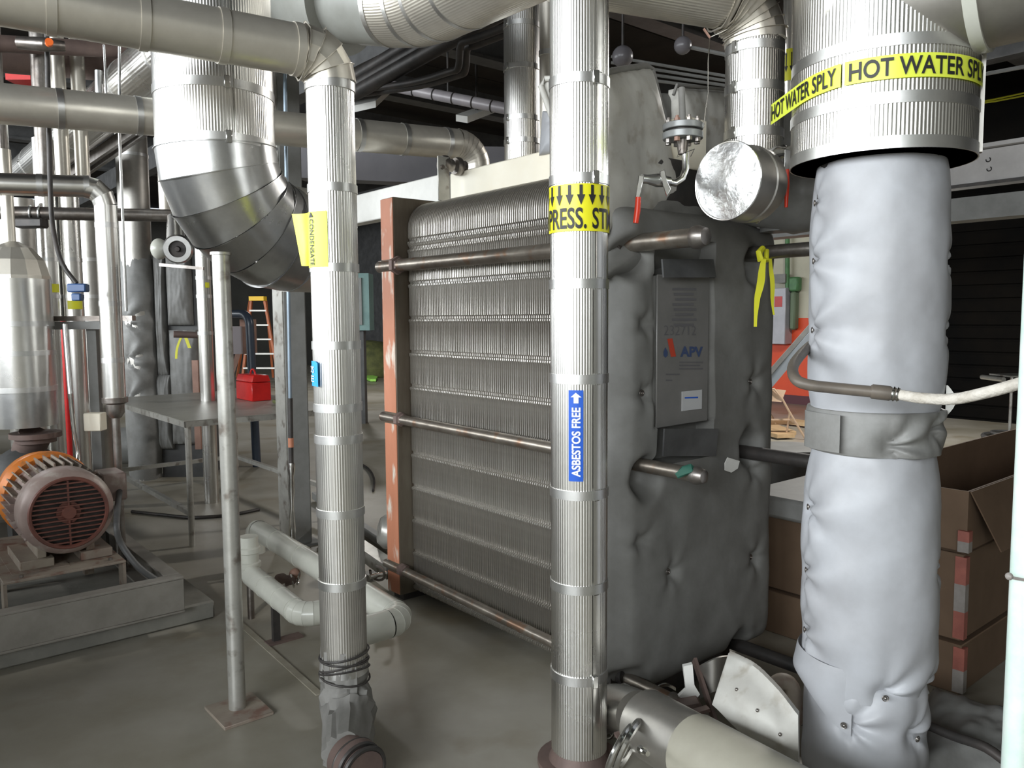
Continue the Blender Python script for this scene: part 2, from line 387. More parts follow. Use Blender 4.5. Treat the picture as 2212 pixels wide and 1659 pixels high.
# ================================================================ the room
FLOORM = M('dusty concrete floor', (0.24, 0.218, 0.165), (0.44, 0.42, 0.375), 0.42, 0.0, 0.6, 0.08, 8.0, 0.12, thr=(0.36, 0.74), c3=(0.24, 0.205, 0.145))
struct('floor', MB().fbox(E, EL-0.3, ER+0.3, DB-0.3, DF+0.3, -0.2, 0.0), FLOORM, fix=False)
CEILM = M('dark ceiling planks', (0.035, 0.030, 0.026), (0.022, 0.02, 0.018), 0.9, 0, 2.0)
CEILM.node_tree.nodes['Principled BSDF'].inputs['Specular IOR Level'].default_value = 0.1
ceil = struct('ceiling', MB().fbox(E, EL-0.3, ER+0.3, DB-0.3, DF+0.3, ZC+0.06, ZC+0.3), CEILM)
for i in range(30):      # planks of the ceiling between the joists
    a = DB + 0.9*i
    if a < 1.5: continue
    struct('plank', MB().fbox(E, 0.0, ER, a+0.012, a+0.888, ZC, ZC+0.06), CEILM, ceil)
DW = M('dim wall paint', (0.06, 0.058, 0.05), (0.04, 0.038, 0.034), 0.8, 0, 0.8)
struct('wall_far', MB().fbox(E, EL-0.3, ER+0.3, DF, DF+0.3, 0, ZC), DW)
struct('wall_back', MB().fbox(E, EL-0.3, ER+0.3, DB-0.3, DB, 0, ZC), M('pale back wall', (0.36, 0.35, 0.31), (0.30, 0.29, 0.26), 0.7, 0, 1.0))
wl = MB().fbox(E, EL-0.3, EL, DB, DF, 0, WZ0).fbox(E, EL-0.3, EL, DB, DF, WZ1, ZC)
ed = [DB]+[x for w in WIN for x in w]+[DF]
for i in range(0, len(ed), 2): wl.fbox(E, EL-0.3, EL, ed[i], ed[i+1], WZ0, WZ1)
struct('wall_left', wl, WGRN)
for i, (a, b) in enumerate(WIN):
    w = MB()
    for z in (WZ0, WZ1-0.05): w.fbox(E, EL-0.18, EL-0.10, a, b, z, z+0.05)
    for k in range(4): x = a+(b-a-0.05)*k/3; w.fbox(E, EL-0.18, EL-0.10, x, x+0.05, WZ0, WZ1)
    struct('window_%d' % (i+1), w, GREY)
DSW = 7.3   # the right wall turns from painted wall to black sheet standing for the unlit hall, nearer than this
LOWZ = 1.56
WCR = M('cream wall paint', (0.62, 0.60, 0.48), (0.52, 0.50, 0.40), 0.6, 0, 1.2)
WOR = M('orange red wall paint', (0.78, 0.085, 0.02), (0.68, 0.07, 0.02), 0.5, 0, 1.5)
DS2 = 11.5
struct('wall_right', MB().fbox(E, ER, ER+0.3, DSW-0.3, DS2, 0, ZC), WCR)
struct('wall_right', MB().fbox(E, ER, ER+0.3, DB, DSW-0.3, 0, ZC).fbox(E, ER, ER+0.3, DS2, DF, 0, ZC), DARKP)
struct('trim_1', MB().fbox(E, ER-0.02, ER, DSW, DS2, 0.10, LOWZ), WOR)
struct('baseboard_right', MB().fbox(E, ER-0.03, ER, DSW, DS2, 0, 0.16), M('dark maroon base', (0.09, 0.02, 0.03), None, 0.5))
BLKW = M('black steel doors', (0.003, 0.003, 0.003), (0.006, 0.005, 0.004), 0.9, 0.0, 1.5)  # near black colour stands in for the darkness of the unlit hall
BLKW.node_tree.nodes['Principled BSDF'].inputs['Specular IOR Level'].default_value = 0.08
dr = struct('door_1', MB().fbox(E, ER-0.12, ER-0.02, DB+0.5, DSW, 0, ZC-0.02), BLKW)  # added black sheet over the wall, the hall's darkness put in as colour
for k in range(24): struct('slat', MB().fbox(E, ER-0.15, ER-0.12, DB+0.55, DSW-0.05, 0.05+k*0.2, 0.20+k*0.2), BLKW, dr)  # ribs on the added black sheet

# ---------------------------------------------------------------- 1 the condensate pipe
ccx = P(728, 800, 2.95)
rc = 0.086
ctop = Vector((ccx.x, ccx.y, P(697, 120, 2.95).z))
a0 = P(0, -8, 2.44); a1 = P(648, 112, 2.93); dirn = (a1-a0); a0 = a0 - dirn*0.5
corner = ctop
cend = Vector((ccx.x, ccx.y, 0.20))
cond = thing('condensate_pipe', 'fluted aluminium pipe turning down at a wrinkled elbow, with peeling yellow and blue labels', 'pipe', (ccx.x, ccx.y, 0))
segs = fillet([a0, corner, cend], 0.10)
jacket(cond, segs[0][1][0], segs[0][1][1], rc, 0, mat=ALUW, name='horizontal_jacket', label='tarnished smooth horizontal jacket')
elbow(cond, segs[1][1], rc+0.006, 4, ALUW, 0.006, rough=0.012, seed=3)
vs0 = segs[2][1][0]
cz = Cyl(ccx.x, ccx.y)
def zc(py): return zat(ccx.x, ccx.y, py)
cuts = [vs0.z]+[zc(y) for y in (410, 580, 745, 878, 945, 1102, 1255, 1440)]+[0.33]
for i in range(len(cuts)-1):
    jacket(cond, (ccx.x, ccx.y, cuts[i]), (ccx.x, ccx.y, cuts[i+1]), rc*(1.0 if i % 2 else 0.988), 56, 0.0018, ALU if i < 7 else ALUD)
for z in cuts[1:-1]: band(cond, (ccx.x, ccx.y, z), (0, 0, 1), rc, 0.03, BAND)
band(cond, (ccx.x, ccx.y, zc(190)), (0, 0, 1), rc, 0.03, BAND)
for t in (0.43, 0.62, 0.80, 0.985):
    q = segs[0][1]; band(cond, q[0].lerp(q[1], t), q[1]-q[0], rc, 0.028, ALUW)
# straps and seam of elbow, torn insulation and iron end
fd = Vector((0.55, -0.6, -0.05)).normalized(); fe = G(768, 1650, 0.10)-fd*0.06
rg = MB(); random.seed(3)
for k in range(5):
    rg.torus((ccx.x, ccx.y, 0.33-0.022*k), (random.uniform(-.25, .25), random.uniform(-.25, .25), 1), rc+random.uniform(.006, .012), 0.004, 26, 6)
part(cond, 'wire_tie', rg, DARK, 'loose dark wire wound round the torn end')
part(cond, 'torn_insulation', MB().tube([(ccx.x, ccx.y, 0.36), (ccx.x, ccx.y, 0.24), (ccx.x, ccx.y, 0.21), (ccx.x+0.003, ccx.y-0.01, 0.175), (ccx.x+0.01, ccx.y-0.03, 0.14), (ccx.x+0.02, ccx.y-0.06, 0.12), (ccx.x+0.03, ccx.y-0.11, 0.105), (ccx.x+0.045, ccx.y-0.17, 0.10), fe], [rc-0.002, rc+0.004, rc-0.004, rc+0.01, rc+0.006, rc+0.014, rc, rc+0.004, 0.08], n=44, prof=lambda a, i, j: 0.020*noise.noise(Vector((math.cos(a)*4, math.sin(a)*4, i*1.9)))+0.006*noise.noise(Vector((math.cos(a)*9, math.sin(a)*9, i*3.1)))), DUST, 'crumpled grey cloth at the foot')
part(cond, 'pipe_end', MB().lathe(fe, fd, [(0, 0.075), (0.05, 0.078), (0.055, 0.086), (0.08, 0.086), (0.085, 0.07), (0.12, 0.07)], 28), RUST)
for k in range(3): part(cond, 'coupling_ring', MB().torus(fe+fd*(0.05+0.032*k), fd, 0.078, 0.009, 28, 6), DARK)
# labels on it
def label_patch(parent, cy, RR, a0, a1, z0, z1, mat, name='label', label=None, nu=14):
    return part(parent, name, MB().grid(lambda u, v: cy.pt(a0+(a1-a0)*u, z0+(z1-z0)*v, RR), nu, 1), mat, label, fix=False)
aL = cz.ang(653, 500, rc); aR = cz.ang(708, 500, rc)
lb = label_patch(cond, cz, rc+0.005, -1.45, aR, zc(580), zc(462), YELG, 'condensate_label', 'fluorescent yellow label lettered CONDENSATE, peeling at its left')
text_mb_ = text_mb('CONDENSATE', lambda u, v: cz.pt(-1.12+0.27*v, zc(478)+(zc(576)-zc(478))*u, rc+0.0075), 0.01)
part(lb, 'lettering', text_mb_, BLK, fix=False)
part(lb, 'arrow', MB().add([cz.pt(-1.0, zc(463), rc+0.0075), cz.pt(-1.16, zc(474), rc+0.0075), cz.pt(-0.86, zc(474), rc+0.0075)], [(0, 1, 2)]), BLK, fix=False)
e0 = cz.pt(-1.45, zc(462), rc+0.005); e1 = cz.pt(-1.45, zc(575), rc+0.005)
f0 = P(630, 462, 2.99); f1 = P(651, 574, 2.97)
part(lb, 'peeling_flap', MB().slab(lambda u, v: e0.lerp(f0, u).lerp(e1.lerp(f1, u), v)+Vector((0, 0.012*math.sin(u*3), 0)), 5, 5, lambda u, v: (0, 0.0012, 0)), YEL)
bl = label_patch(cond, cz, rc+0.006, -1.4, cz.ang(684, 805, rc), zc(831), zc(778), CYAN, 'asbestos_label', 'short bright blue label lettered ASBESTOS FREE with its right end lifting')
for s_, z0_, z1_ in (('ASBESTOS', 803, 789), ('FREE', 822, 809)):
    def fn(u, v, z0_=z0_, z1_=z1_): return cz.pt(-2.9+(cz.ang(684, 805, rc)-0.06+2.9)*u, zc(z0_)+(zc(z1_)-zc(z0_))*v, rc+0.008)
    part(bl, 'lettering', text_mb(s_, fn, 0.01), WHT, fix=False)
g0 = cz.pt(cz.ang(684, 805, rc), 0, rc+0.006)
part(bl, 'lifted_end', MB().prism([Vector((g0.x, g0.y, zc(778))), Vector((g0.x+0.012, g0.y-0.016, zc(782))), Vector((g0.x+0.012, g0.y-0.016, zc(832))), Vector((g0.x, g0.y, zc(831)))], (0.0012, 0, 0)), CYAN)

# ---------------------------------------------------------------- 2 the steam pipe
sp = P(1251, 830, 2.75); rs = 0.0985; sc_ = Cyl(sp.x, sp.y)
def zs(py): return zat(sp.x, sp.y-rs, py)
steam = thing('steam_pipe', 'tall fluted aluminium pipe with yellow PRESS. STM label and blue ASBESTOS FREE label', 'pipe', (sp.x, sp.y, 0))
by = [165, 382, 612, 820, 1072, 1277, 1475]
cuts = [4.9]+[zs(y) for y in by]+[0.06]
for i in range(len(cuts)-1):
    jacket(steam, (sp.x, sp.y, cuts[i]), (sp.x, sp.y, cuts[i+1]), rs*(1.0 if i % 2 else 0.99), 66, 0.0022, ALU)
bk = sc_.pt(0.55, 0, 1)-sc_.c
for y in by: band(steam, (sp.x, sp.y, zs(y)), (0, 0, 1), rs, 0.032, BAND, bk if y < 500 or y == 1475 else None)
seam = MB()
for i in range(len(cuts)-1):
    a = 0.62 if i < 3 else 0.50
    seam.grid(lambda u, v: sc_.pt(a+0.28*u, cuts[i+1]+0.02+(cuts[i]-cuts[i+1]-0.04)*v, rs+0.0035), 4, 1)
part(steam, 'lap_seam', seam, ALU, 'smooth overlapping seam strip')
part(steam, 'pipe_foot', MB().lathe((sp.x, sp.y, 0.0), (0, 0, 1), [(0, 0.15), (0.02, 0.15), (0.02, 0.11), (0.07, 0.09)], 28), RUST, 'rusty flange at the floor')
yl = label_patch(steam, sc_, rs+0.004, -1.5, sc_.ang(1314, 450, rs), zs(499), zs(396), YEL, 'steam_label', 'yellow label with seven black arrows over PRESS. STM', 26)
ys = sc_.ang(1313, 450, rs)
def wrap(cy, RR, a0, a1, z0, z1): return lambda u, v: cy.pt(a0+(a1-a0)*u, z0+(z1-z0)*v, RR)
part(yl, 'lettering', text_mb('HIGH PRESS. STM', wrap(sc_, rs+0.006, -2.85, 1.44, zs(494), zs(448)), 0.018), BLK, fix=False)
arr = MB()
for k in range(8):
    a = -1.42+k*0.37; w = 0.05
    q = lambda da, y: sc_.pt(a+da, zs(y), rs+0.006)
    arr.add([q(-w, 399), q(w, 399), q(w, 421), q(-w, 421)], [(0, 1, 2, 3)]); arr.add([q(-0.13, 420), q(0.13, 420), q(0, 443)], [(0, 1, 2)])
part(yl, 'arrow', arr, BLK, 'row of black down arrows', fix=False)
b0, b1 = sc_.ang(1229, 940, rs), sc_.ang(1259, 940, rs)
bb = label_patch(steam, sc_, rs+0.004, b0, b1, zs(1040), zs(843), BLUE, 'asbestos_label', 'upright blue label lettered ASBESTOS FREE', 6)
part(bb, 'lettering', text_mb('ASBESTOS FREE', lambda u, v: sc_.pt(b0+(b1-b0)*(0.82-0.6*v), zs(1030)+(zs(880)-zs(1030))*u, rs+0.006), 0.03), WHT, fix=False)
def bq(x, y): return sc_.pt(b0+(b1-b0)*x, zs(y), rs+0.006)
part(bb, 'arrow', MB().add([bq(.5, 848), bq(.15, 858), bq(.36, 858), bq(.36, 871), bq(.68, 871), bq(.68, 858), bq(.88, 858)], [(0, 1, 6), (2, 3, 4, 5)]), WHT, fix=False)

# ---------------------------------------------------------------- 3 the big duct with gored elbow
dp = P(463, 200, 3.3); rd = 0.229; dz = zat(dp.x, dp.y, 322)
duct = thing('elbow_duct', 'wide aluminium duct with a segmented elbow sweeping down behind the condensate pipe', 'duct', (dp.x, dp.y, dz-0.5))
Rb = 0.335
hdir = (EV*0.93+DV*0.25).normalized()
arc = []
c0 = Vector((dp.x, dp.y, dz)); cc = c0+hdir*Rb
for k in range(13):
    a = PI/2*k/12; arc.append(cc - hdir*math.cos(a)*Rb - Vector((0, 0, 1))*math.sin(a)*Rb)
dcy = Cyl(dp.x, dp.y)
zt = zat(dp.x, dp.y-rd, 172)
for z0, z1 in ((dz, zt), (zt, 3.35), (3.35, 4.9)): jacket(duct, (dp.x, dp.y, z0), (dp.x, dp.y, z1), rd, 130, 0.0016, ALU)
dk = dcy.pt(0.2, 0, 1)-dcy.c
for z in (dz+0.005, zt, zat(dp.x, dp.y-rd, 25)): band(duct, (dp.x, dp.y, z), (0, 0, 1), rd, 0.035, BAND, dk)
part(duct, 'lap_seam', MB().grid(lambda u, v: dcy.pt(0.3+0.02*u, dz+(4.8-dz)*v, rd+0.004), 1, 1), CHROME, fix=False)
elbow(duct, arc, rd+0.004, 6, GALV, 0.006, n=48, rough=0.006, seed=5)
oend = arc[-1]
part(duct, 'outlet', MB().lathe(oend, hdir, [(0, rd+0.004), (0.14, rd+0.004), (0.16, 0.16), (0.17, 0.15), (0.2, 0.15), (0.2, 0.08), (0.3, 0.07)], 40), ALUD)

# ---------------------------------------------------------------- 4 steel post
pb = G(513, 1535)
pt_z = zat(pb.x, pb.y, 548)
post = thing('steel_post', 'grey painted steel pipe post on a square floor plate under the duct elbow', 'post', (pb.x, pb.y, 0))
part(post, 'post', MB().tube([(pb.x, pb.y, 0.012), (pb.x+0.002, pb.y, 0.9), (pb.x, pb.y, pt_z)], 0.0335, n=24), PAINT)
part(post, 'base_plate', MB().fbox(lambda a, b, z: Vector((pb.x, pb.y, 0))+EV*a+DV*b+Vector((0, 0, z)), -0.10, 0.10, -0.13, 0.10, 0, 0.014), BEIGE, bevel=0.002)
part(post, 'saddle', MB().lathe((pb.x, pb.y, pt_z-0.005), (0, 0, 1), [(0, 0.04), (0.01, 0.04)], 20), PAINT)

# ---------------------------------------------------------------- 5 long pipe running behind
b0_ = P(-20, 222, 4.0); b1_ = P(1018, 314, 5.5)
bdir = b1_-b0_
pend = Vector((b1_.x+0.05, b1_.y, 1.2))
backp = pipe('overhead_pipe', 'long smooth aluminium pipe running behind the duct and ending in a down elbow', 'pipe',
     [b0_-bdir*0.4, b1_+bdir*0.012, Vector((b1_.x+bdir.x*0.012, b1_.y+bdir.y*0.012, 1.2))], 0.098, ALUW, rb=0.14, gores=7, seam=0.002,
     bands=[(0, [0.36, 0.455, 0.50, 0.78, 0.86, 0.94])], th=0.003, bw=0.03)

# ---------------------------------------------------------------- 6 big top pipe
t0 = P(560, -5, 4.85); t1 = P(905, 8, 4.2); t2 = P(1330, -215, 2.95)
topp = thing('mitred_main', 'thick overhead main with pale plastic collar and fluted jacket crossing above the heat exchanger', 'pipe', tuple(t1))
sg = fillet([t0-(t1-t0)*0.6, t1, t2+(t2-t1)*0.6], 0.9)
rt = 0.215
q = sg[0][1]; cm = P(742, 20, 4.52)
u1 = (q[1]-q[0]).normalized()
k0 = (cm-q[0]).dot(u1); qc = q[0]+u1*k0
part(topp, 'plastic_cover', MB().tube([q[0], qc], rt+0.05, n=48), PVCG, 'pale grey wider cover left of the flange')
part(topp, 'collar_flange', MB().lathe(qc-u1*0.01, u1, [(0, rt), (0, rt+0.065), (0.03, rt+0.065), (0.03, rt)], 48), PVCG)
jacket(topp, qc, q[1], rt, 0, mat=PVCG, name='plain_jacket')
mbx = MB().tube(sg[1][1], rt, n=400, prof=flute(rt, 100, 0.0015)); part(topp, 'fluted_bend', mbx, ALUW, sharp=60)
jacket(topp, sg[2][1][0], sg[2][1][1], rt, 100, 0.0015, ALUW)
ar = sg[1][1]
for i in (0, 4, 8): band(topp, ar[i], ar[min(i+1, 8)]-ar[max(i-1, 0)], rt, 0.03, BAND, Vector((0, -1, 0.3)))
band(topp, sg[2][1][0].lerp(sg[2][1][1], 0.12), sg[2][1][1]-sg[2][1][0], rt, 0.03, BAND)

# ---------------------------------------------------------------- 7 verticals behind the steam pipe
def vpipe(name, label, px, py, D, r, z0, z1, mat=ALU, nf=0, amp=0.0015, bys=(), bmat=None, group=None, cat='pipe', buckle=False, n=24, ends=()):
    p = P(px, py, D); root = thing(name, label, cat, (p.x, p.y, z0), group); c = Cyl(p.x, p.y)
    zz = [z1]+sorted([zat(p.x, p.y-r, y) for y in bys], reverse=True)+[z0]
    for i in range(len(zz)-1):
        if zz[i]-zz[i+1] > 0.02: jacket(root, (p.x, p.y, zz[i+1]), (p.x, p.y, zz[i]), r*(1 if i % 2 else 0.992), nf, amp, mat, n=n)
    for z in zz[1:-1]: band(root, (p.x, p.y, z), (0, 0, 1), r, 0.03, bmat or BAND, (c.pt(-0.9, 0, 1)-c.c) if buckle else None)
    return root, p, c
vpipe('fluted_riser', 'fluted riser with strap bands standing behind the heat exchanger, left of the steam pipe', 1128, 200, 5.1, 0.113, 0.0, 4.95, ALU, 60, 0.002, (45, 138, 250, 300), buckle=True)
vpipe('narrow_riser', 'narrow aluminium riser squeezed between the fluted riser and the steam pipe', 1183, 120, 4.9, 0.05, 0.0, 4.95, ALUW, 0, bys=(110,))
# ---------------------------------------------------------------- 8 hot water column
hw = P(1905, 230, 2.62); rh = 0.273
hcy = Cyl(hw.x, hw.y)
def zh(py): return zat(hw.x+hcy.t.x*rh, hw.y+hcy.t.y*rh, py)
zb = zh(322)
hwd = thing('hot_water_main', 'very wide fluted aluminium main at right with yellow HOT WATER SPLY tape around it', 'pipe', (hw.x, hw.y, zb))
zr = [4.9, 2.98, zh(100), zh(235), zb]
zr = [4.9, zh(88), zh(212), zb]
for i in range(3): jacket(hwd, (hw.x, hw.y, zr[i+1]), (hw.x, hw.y, zr[i]), rh, 150, 0.0026, ALU)
for z in zr[1:3]: band(hwd, (hw.x, hw.y, z), (0, 0, 1), rh, 0.034, BAND)
band(hwd, (hw.x, hw.y, zb+0.018), (0, 0, 1), rh, 0.036, BAND)
part(hwd, 'inner_pipe', MB().tube([(hw.x, hw.y, zb-0.10), (hw.x, hw.y, zb+0.3)], 0.19, n=32), DARK)
fin = hcy.pt(1.42, 0, rh-0.01); fo = hcy.r*0.022
part(hwd, 'standing_seam', MB().prism([fin+Vector((0, 0, zb+0.01)), fin+fo+Vector((0, 0, zb+0.01)), fin+fo+Vector((0, 0, 3.1)), fin+Vector((0, 0, 3.1))], hcy.t*-0.03), ALUD, 'flat standing seam down its right side')
tp = MB().grid(lambda u, v: hcy.pt(-0.38+1.76*u, zh(173)+(zh(121)-zh(173))*v, rh+0.006), 30, 1)
TAPE = M('yellow green pipe tape', (0.72, 0.80, 0.08), None, 0.3)
t_a = part(hwd, 'pipe_tape', tp, TAPE, 'yellow tape lettered HOT WATER SPLY on the front', fix=False)
part(t_a, 'lettering', text_mb('HOT WATER SPLY', wrap(hcy, rh+0.009, -0.33, 1.34, zh(167), zh(127)), 0.018), BLK, fix=False)
def t2p(u, v, off=0.0):   # second strip slides down to the left and off the pipe
    a = -1.72+1.30*u; RR = rh+0.006+off+0.035*max(0, 0.35-u)
    z = zh(173)+0.0+(zh(121)-zh(173))*v - 0.030*(1-u)
    RR = rh+0.006+off
    return hcy.pt(max(a, -1.0), z, RR) + (hcy.r*math.cos(-1.0)-hcy.t*math.sin(-1.0))*min(0, a+1.0)*RR
t_b = part(hwd, 'pipe_tape', MB().slab(lambda u, v: t2p(u, v), 26, 1, lambda u, v: -hcy.t*0.001), TAPE, 'second yellow tape whose left end hangs off the pipe', fix=False)
part(t_b, 'lettering', text_mb('HOT WATER SPLY', lambda u, v: t2p(0.03+0.93*u, 0.13+0.74*v, 0.003), 0.018), BLK, fix=False)
# tee branch to upper right
b_r = P(2122, -62, 2.40); b_x = Vector((0.77, -0.64, 0.03)).normalized(); b_a = b_r-b_x*0.38; b_b = b_r+b_x*1.3
part(hwd, 'branch', MB().tube([b_a, b_b], 0.215, n=40), ALUD, 'branch leaving the main at upper right')
bdir2 = (b_b-b_a).normalized()
cc2 = P(2030, -60, 2.55)
part(hwd, 'saddle_ring', MB().lathe(b_r-bdir2*0.02, bdir2, [(0, 0.2), (0.0, 0.226), (0.035, 0.226), (0.035, 0.2)], 48), PVC, 'pale sealant ring at the branch')

# blanket wrapped column
def blanket(cy, z0, z1, RR, tufts, seed, nz, na=96, bulge=0.02, fold=0.006, taper=None, flare=0.0):
    def fn(u, v):
        a = -PI+2*PI*u; z = z0+(z1-z0)*v
        r = RR + bulge*(1-abs(2*v-1)**4)*0.8 - bulge*0.6
        q = Vector((math.cos(a)*1.3, math.sin(a)*1.3, z*3+seed))
        r += 0.010*noise.noise(q)+0.003*noise.noise(q*2.3)+0.0006*noise.noise(q*9)
        r += fold*0.3*noise.noise(Vector((a*1.0, z*11+a*1.2, seed)))
        for (ta, tz, st) in tufts:
            du = (a-ta)*RR; dz_ = z-tz; d = math.hypot(du, dz_)
            if d < 0.5:
                r -= 0.022*st*math.exp(-(d/0.04)**2)
                an = math.atan2(dz_, du)
                r += st*fold*2.6*math.sin(an*7+ta*7+seed)*math.exp(-d/0.13)*d/(d+0.02)*max(0, math.cos(an*0.9))
        if flare: r += flare*(1-v)**3
        return cy.pt(a, z, r)
    mb = MB(); 
    for j in range(nz+1):
        for i in range(na): mb.v.append(fn(i/na, j/nz))
    mb.f = [(j*na+i, j*na+(i+1) % na, (j+1)*na+(i+1) % na, (j+1)*na+i) for j in range(nz) for i in range(na)]
    c0 = len(mb.v); mb.v += [cy.pt(0, z0, 0), cy.pt(0, z1, 0)]
    mb.f += [(c0, (i+1) % na, i) for i in range(na)]+[(c0+1, nz*na+i, nz*na+(i+1) % na) for i in range(na)]
    return mb
bc = P(1890, 800, 2.62); bcy = Cyl(bc.x, bc.y); rb_ = 0.205
def zk(py): return zat(bc.x+bcy.t.x*rb_, bc.y+bcy.t.y*rb_, py)
col = thing('blanket_column', 'pipe column wrapped in puckered pale silver blankets under the hot water main', 'column', (bc.x, bc.y, 0))
T1 = [(-1.35, zk(415), 0.7), (-1.35, zk(552), 1.4), (-1.3, zk(715), 1.5), (1.5, zk(560), 1), (1.5, zk(720), 1)]
def tiepin(cy, a, z, RR):
    return part(col, 'lacing_pin', MB().ball(cy.pt(a, z, RR-0.006), 0.006, 8, 6).torus(cy.pt(a, z, RR-0.004), cy.pt(a, z, 1)-cy.pt(a, z, 0), 0.009, 0.002, 12, 5), STEEL)
part(col, 'upper_blanket', blanket(bcy, zk(905), zb+0.012, rb_, T1, 1.0, 110), FAB, 'bluish silver blanket puckered along its left edge', fix=False, sharp=80)
part(col, 'middle_wrap', blanket(bcy, zk(990), zk(893), rb_+0.007, [(0.25, zk(965), 1.5), (1.0, zk(930), 1)], 9.0, 40, bulge=0.008, fold=0.007), FAB3, 'dirty grey wrap around the middle', fix=False, sharp=80)
T2 = [(-1.3, zk(1130), 1.5), (-1.35, zk(1280), 1.5), (-1.35, zk(1420), 1.4), (0.3, zk(1505), 1.6), (1.3, zk(1505), 1.2), (1.5, zk(1250), 1)]
part(col, 'lower_blanket', blanket(bcy, zk(1530), zk(983), rb_+0.002, T2, 4.0, 130, bulge=0.03), FAB, 'long pale blanket below the wrap', fix=False, sharp=80)
T3 = [(-0.3, zk(1580), 1.6), (0.9, zk(1600), 1.3), (-1.3, zk(1470), 1.2)]
part(col, 'foot_blanket', blanket(bcy, 0.0, zk(1500), rb_-0.012, T3, 7.0, 60, bulge=0.03, flare=0.01), FAB, 'sagging blanket at the foot', fix=False, sharp=80)
skf = MB().grid(lambda u, v: bcy.pt(-2.2+2.0*u, zk(1458)+(zk(1500+100*u*u+8*math.sin(u*9))-zk(1458))*v, rb_+0.004+0.036*math.sin(PI*min(1, v*0.6+0.1))*(1-u)-0.020*u**6+0.004*math.sin(8*u+5*v)), 34, 14)
part(col, 'loose_flap', skf, FAB, 'loose cloth edge hanging at lower left', fix=False, sharp=80)
for a, z, s_ in T1[:3]+T2[:4]+T3[:2]: tiepin(bcy, a, z, rb_)
fl_ = MB().slab(lambda u, v: bcy.pt(-1.15+0.72*u, zk(983)+(zk(900)-zk(983))*v, rb_+0.022), 12, 2, lambda u, v: bcy.t*-0.006)
part(col, 'wrap_flap', fl_, FAB3, 'square flap closing the middle wrap', fix=False)
part(col, 'tag', MB().slab(lambda u, v: bcy.pt(1.42, zk(905)+(zk(838)-zk(905))*v, rb_+0.004)+bcy.r*(0.028*u*math.sin(PI*min(1, v*0.9+0.05))), 4, 8, lambda u, v: bcy.t*-0.002), WHITE, 'white tag sticking out at right', fix=False)

# ---------------------------------------------------------------- 9 riser with wrinkled elbow, capped tee
pr = P(1629, 220, 3.25); rr_ = 0.112
prz = P(1635, 8, 3.25).z
rl = P(1240, -62, 3.02)
seg9 = fillet([rl-(Vector((pr.x, pr.y, prz))-rl)*0.1, Vector((pr.x, pr.y, prz)), Vector((pr.x, pr.y, 2.1))], 0.16)
rz = thing('elbowed_riser', 'fluted aluminium riser with creased elbow at top, left of the hot water main', 'pipe', (pr.x, pr.y, 1.95))
rcy = Cyl(pr.x, pr.y)
jacket(rz, seg9[0][1][0], seg9[0][1][1], rr_, 66, 0.002, ALUW)
elbow(rz, seg9[1][1], rr_+0.006, 8, ALUW, 0.007, rough=0.012, seed=8)
def z9(py): return zat(pr.x, pr.y-rr_, py)
zz = [seg9[2][1][0].z, z9(180), z9(280), 2.1]
for i in range(3): jacket(rz, (pr.x, pr.y, zz[i+1]), (pr.x, pr.y, zz[i]), rr_, 66, 0.0022, ALU)
for y in (92, 180, 280): band(rz, (pr.x, pr.y, z9(y)), (0, 0, 1), rr_, 0.034, BAND, rcy.pt(-0.7, 0, 1)-rcy.c)
cp = P(1571, 391, 2.84); cax = EV.copy(); cb = cp+cax*0.3; rcp = 0.133
drum = thing('capped_tee', 'short drum shaped aluminium pipe stub closed with a round crinkled end cap', 'pipe stub', tuple(cb))
part(drum, 'shell', MB().lathe(cp, cax, [(0.0, rcp), (0.10, rcp), (0.105, rcp+0.004), (0.12, rcp+0.004), (0.125, rcp), (0.16, rcp), (0.20, rcp-0.02)], 48), ALUD)
cmb = MB()
for k in range(9):
    rr2 = (rcp+0.003)*(k/8)
    for j in range(48):
        a = 2*PI*j/48; n1 = Vector((0, 0, 1)); n1 = (n1-cax*n1.dot(cax)).normalized(); n2 = cax.cross(n1)
        o = cp+(n1*math.cos(a)+n2*math.sin(a))*rr2
        cmb.v.append(o-cax*(0.004+0.006*noise.noise(o*9)+0.004*(1-k/8)))
cmb.f = [(k*48+j, k*48+(j+1) % 48, (k+1)*48+(j+1) % 48, (k+1)*48+j) for k in range(8) for j in range(48)]
part(drum, 'end_cap', cmb, M('crinkled foil', (0.70, 0.70, 0.69), (0.55, 0.55, 0.56), 0.33, 1.0, 14, 0.35, 16, 0.1), 'bright crinkled end cap', fix=False)
part(drum, 'cap_rim', MB().torus(cp, cax, rcp+0.001, 0.004, 48, 6), ALU)
lug = MB()
for (x, y, D) in ((1612, 462, 3.0), (1622, 470, 3.02), (1634, 476, 3.04), (1644, 468, 3.05)): lug.ball(P(x, y, D), 0.018, 8, 6, (1, 0.7, 0.6))
part(drum, 'foil_scrap', lug, CHROME, 'crumpled bright foil under it')
# dark blanket body between riser and column
vb = thing('valve_cover', 'dark grey quilted cover over the valve right of the capped stub', 'cover', tuple(P(1690, 470, 3.3)))
part(vb, 'cover_body', MB().tube([P(1600, 425, 3.55), P(1660, 428, 3.5), P(1720, 430, 3.42), P(1800, 430, 3.35)], [0.12, 0.135, 0.14, 0.12], n=40, prof=lambda a, i, j: 0.02*noise.noise(Vector((a, i*1.3, 2)))), FAB3)
part(vb, 'cover_neck', MB().tube([P(1690, 500, 3.5), P(1688, 350, 3.5), P(1690, 235, 3.55)], [0.09, 0.07, 0.06], n=30, prof=lambda a, i, j: 0.01*noise.noise(Vector((a, i*1.3, 5)))), FAB3)
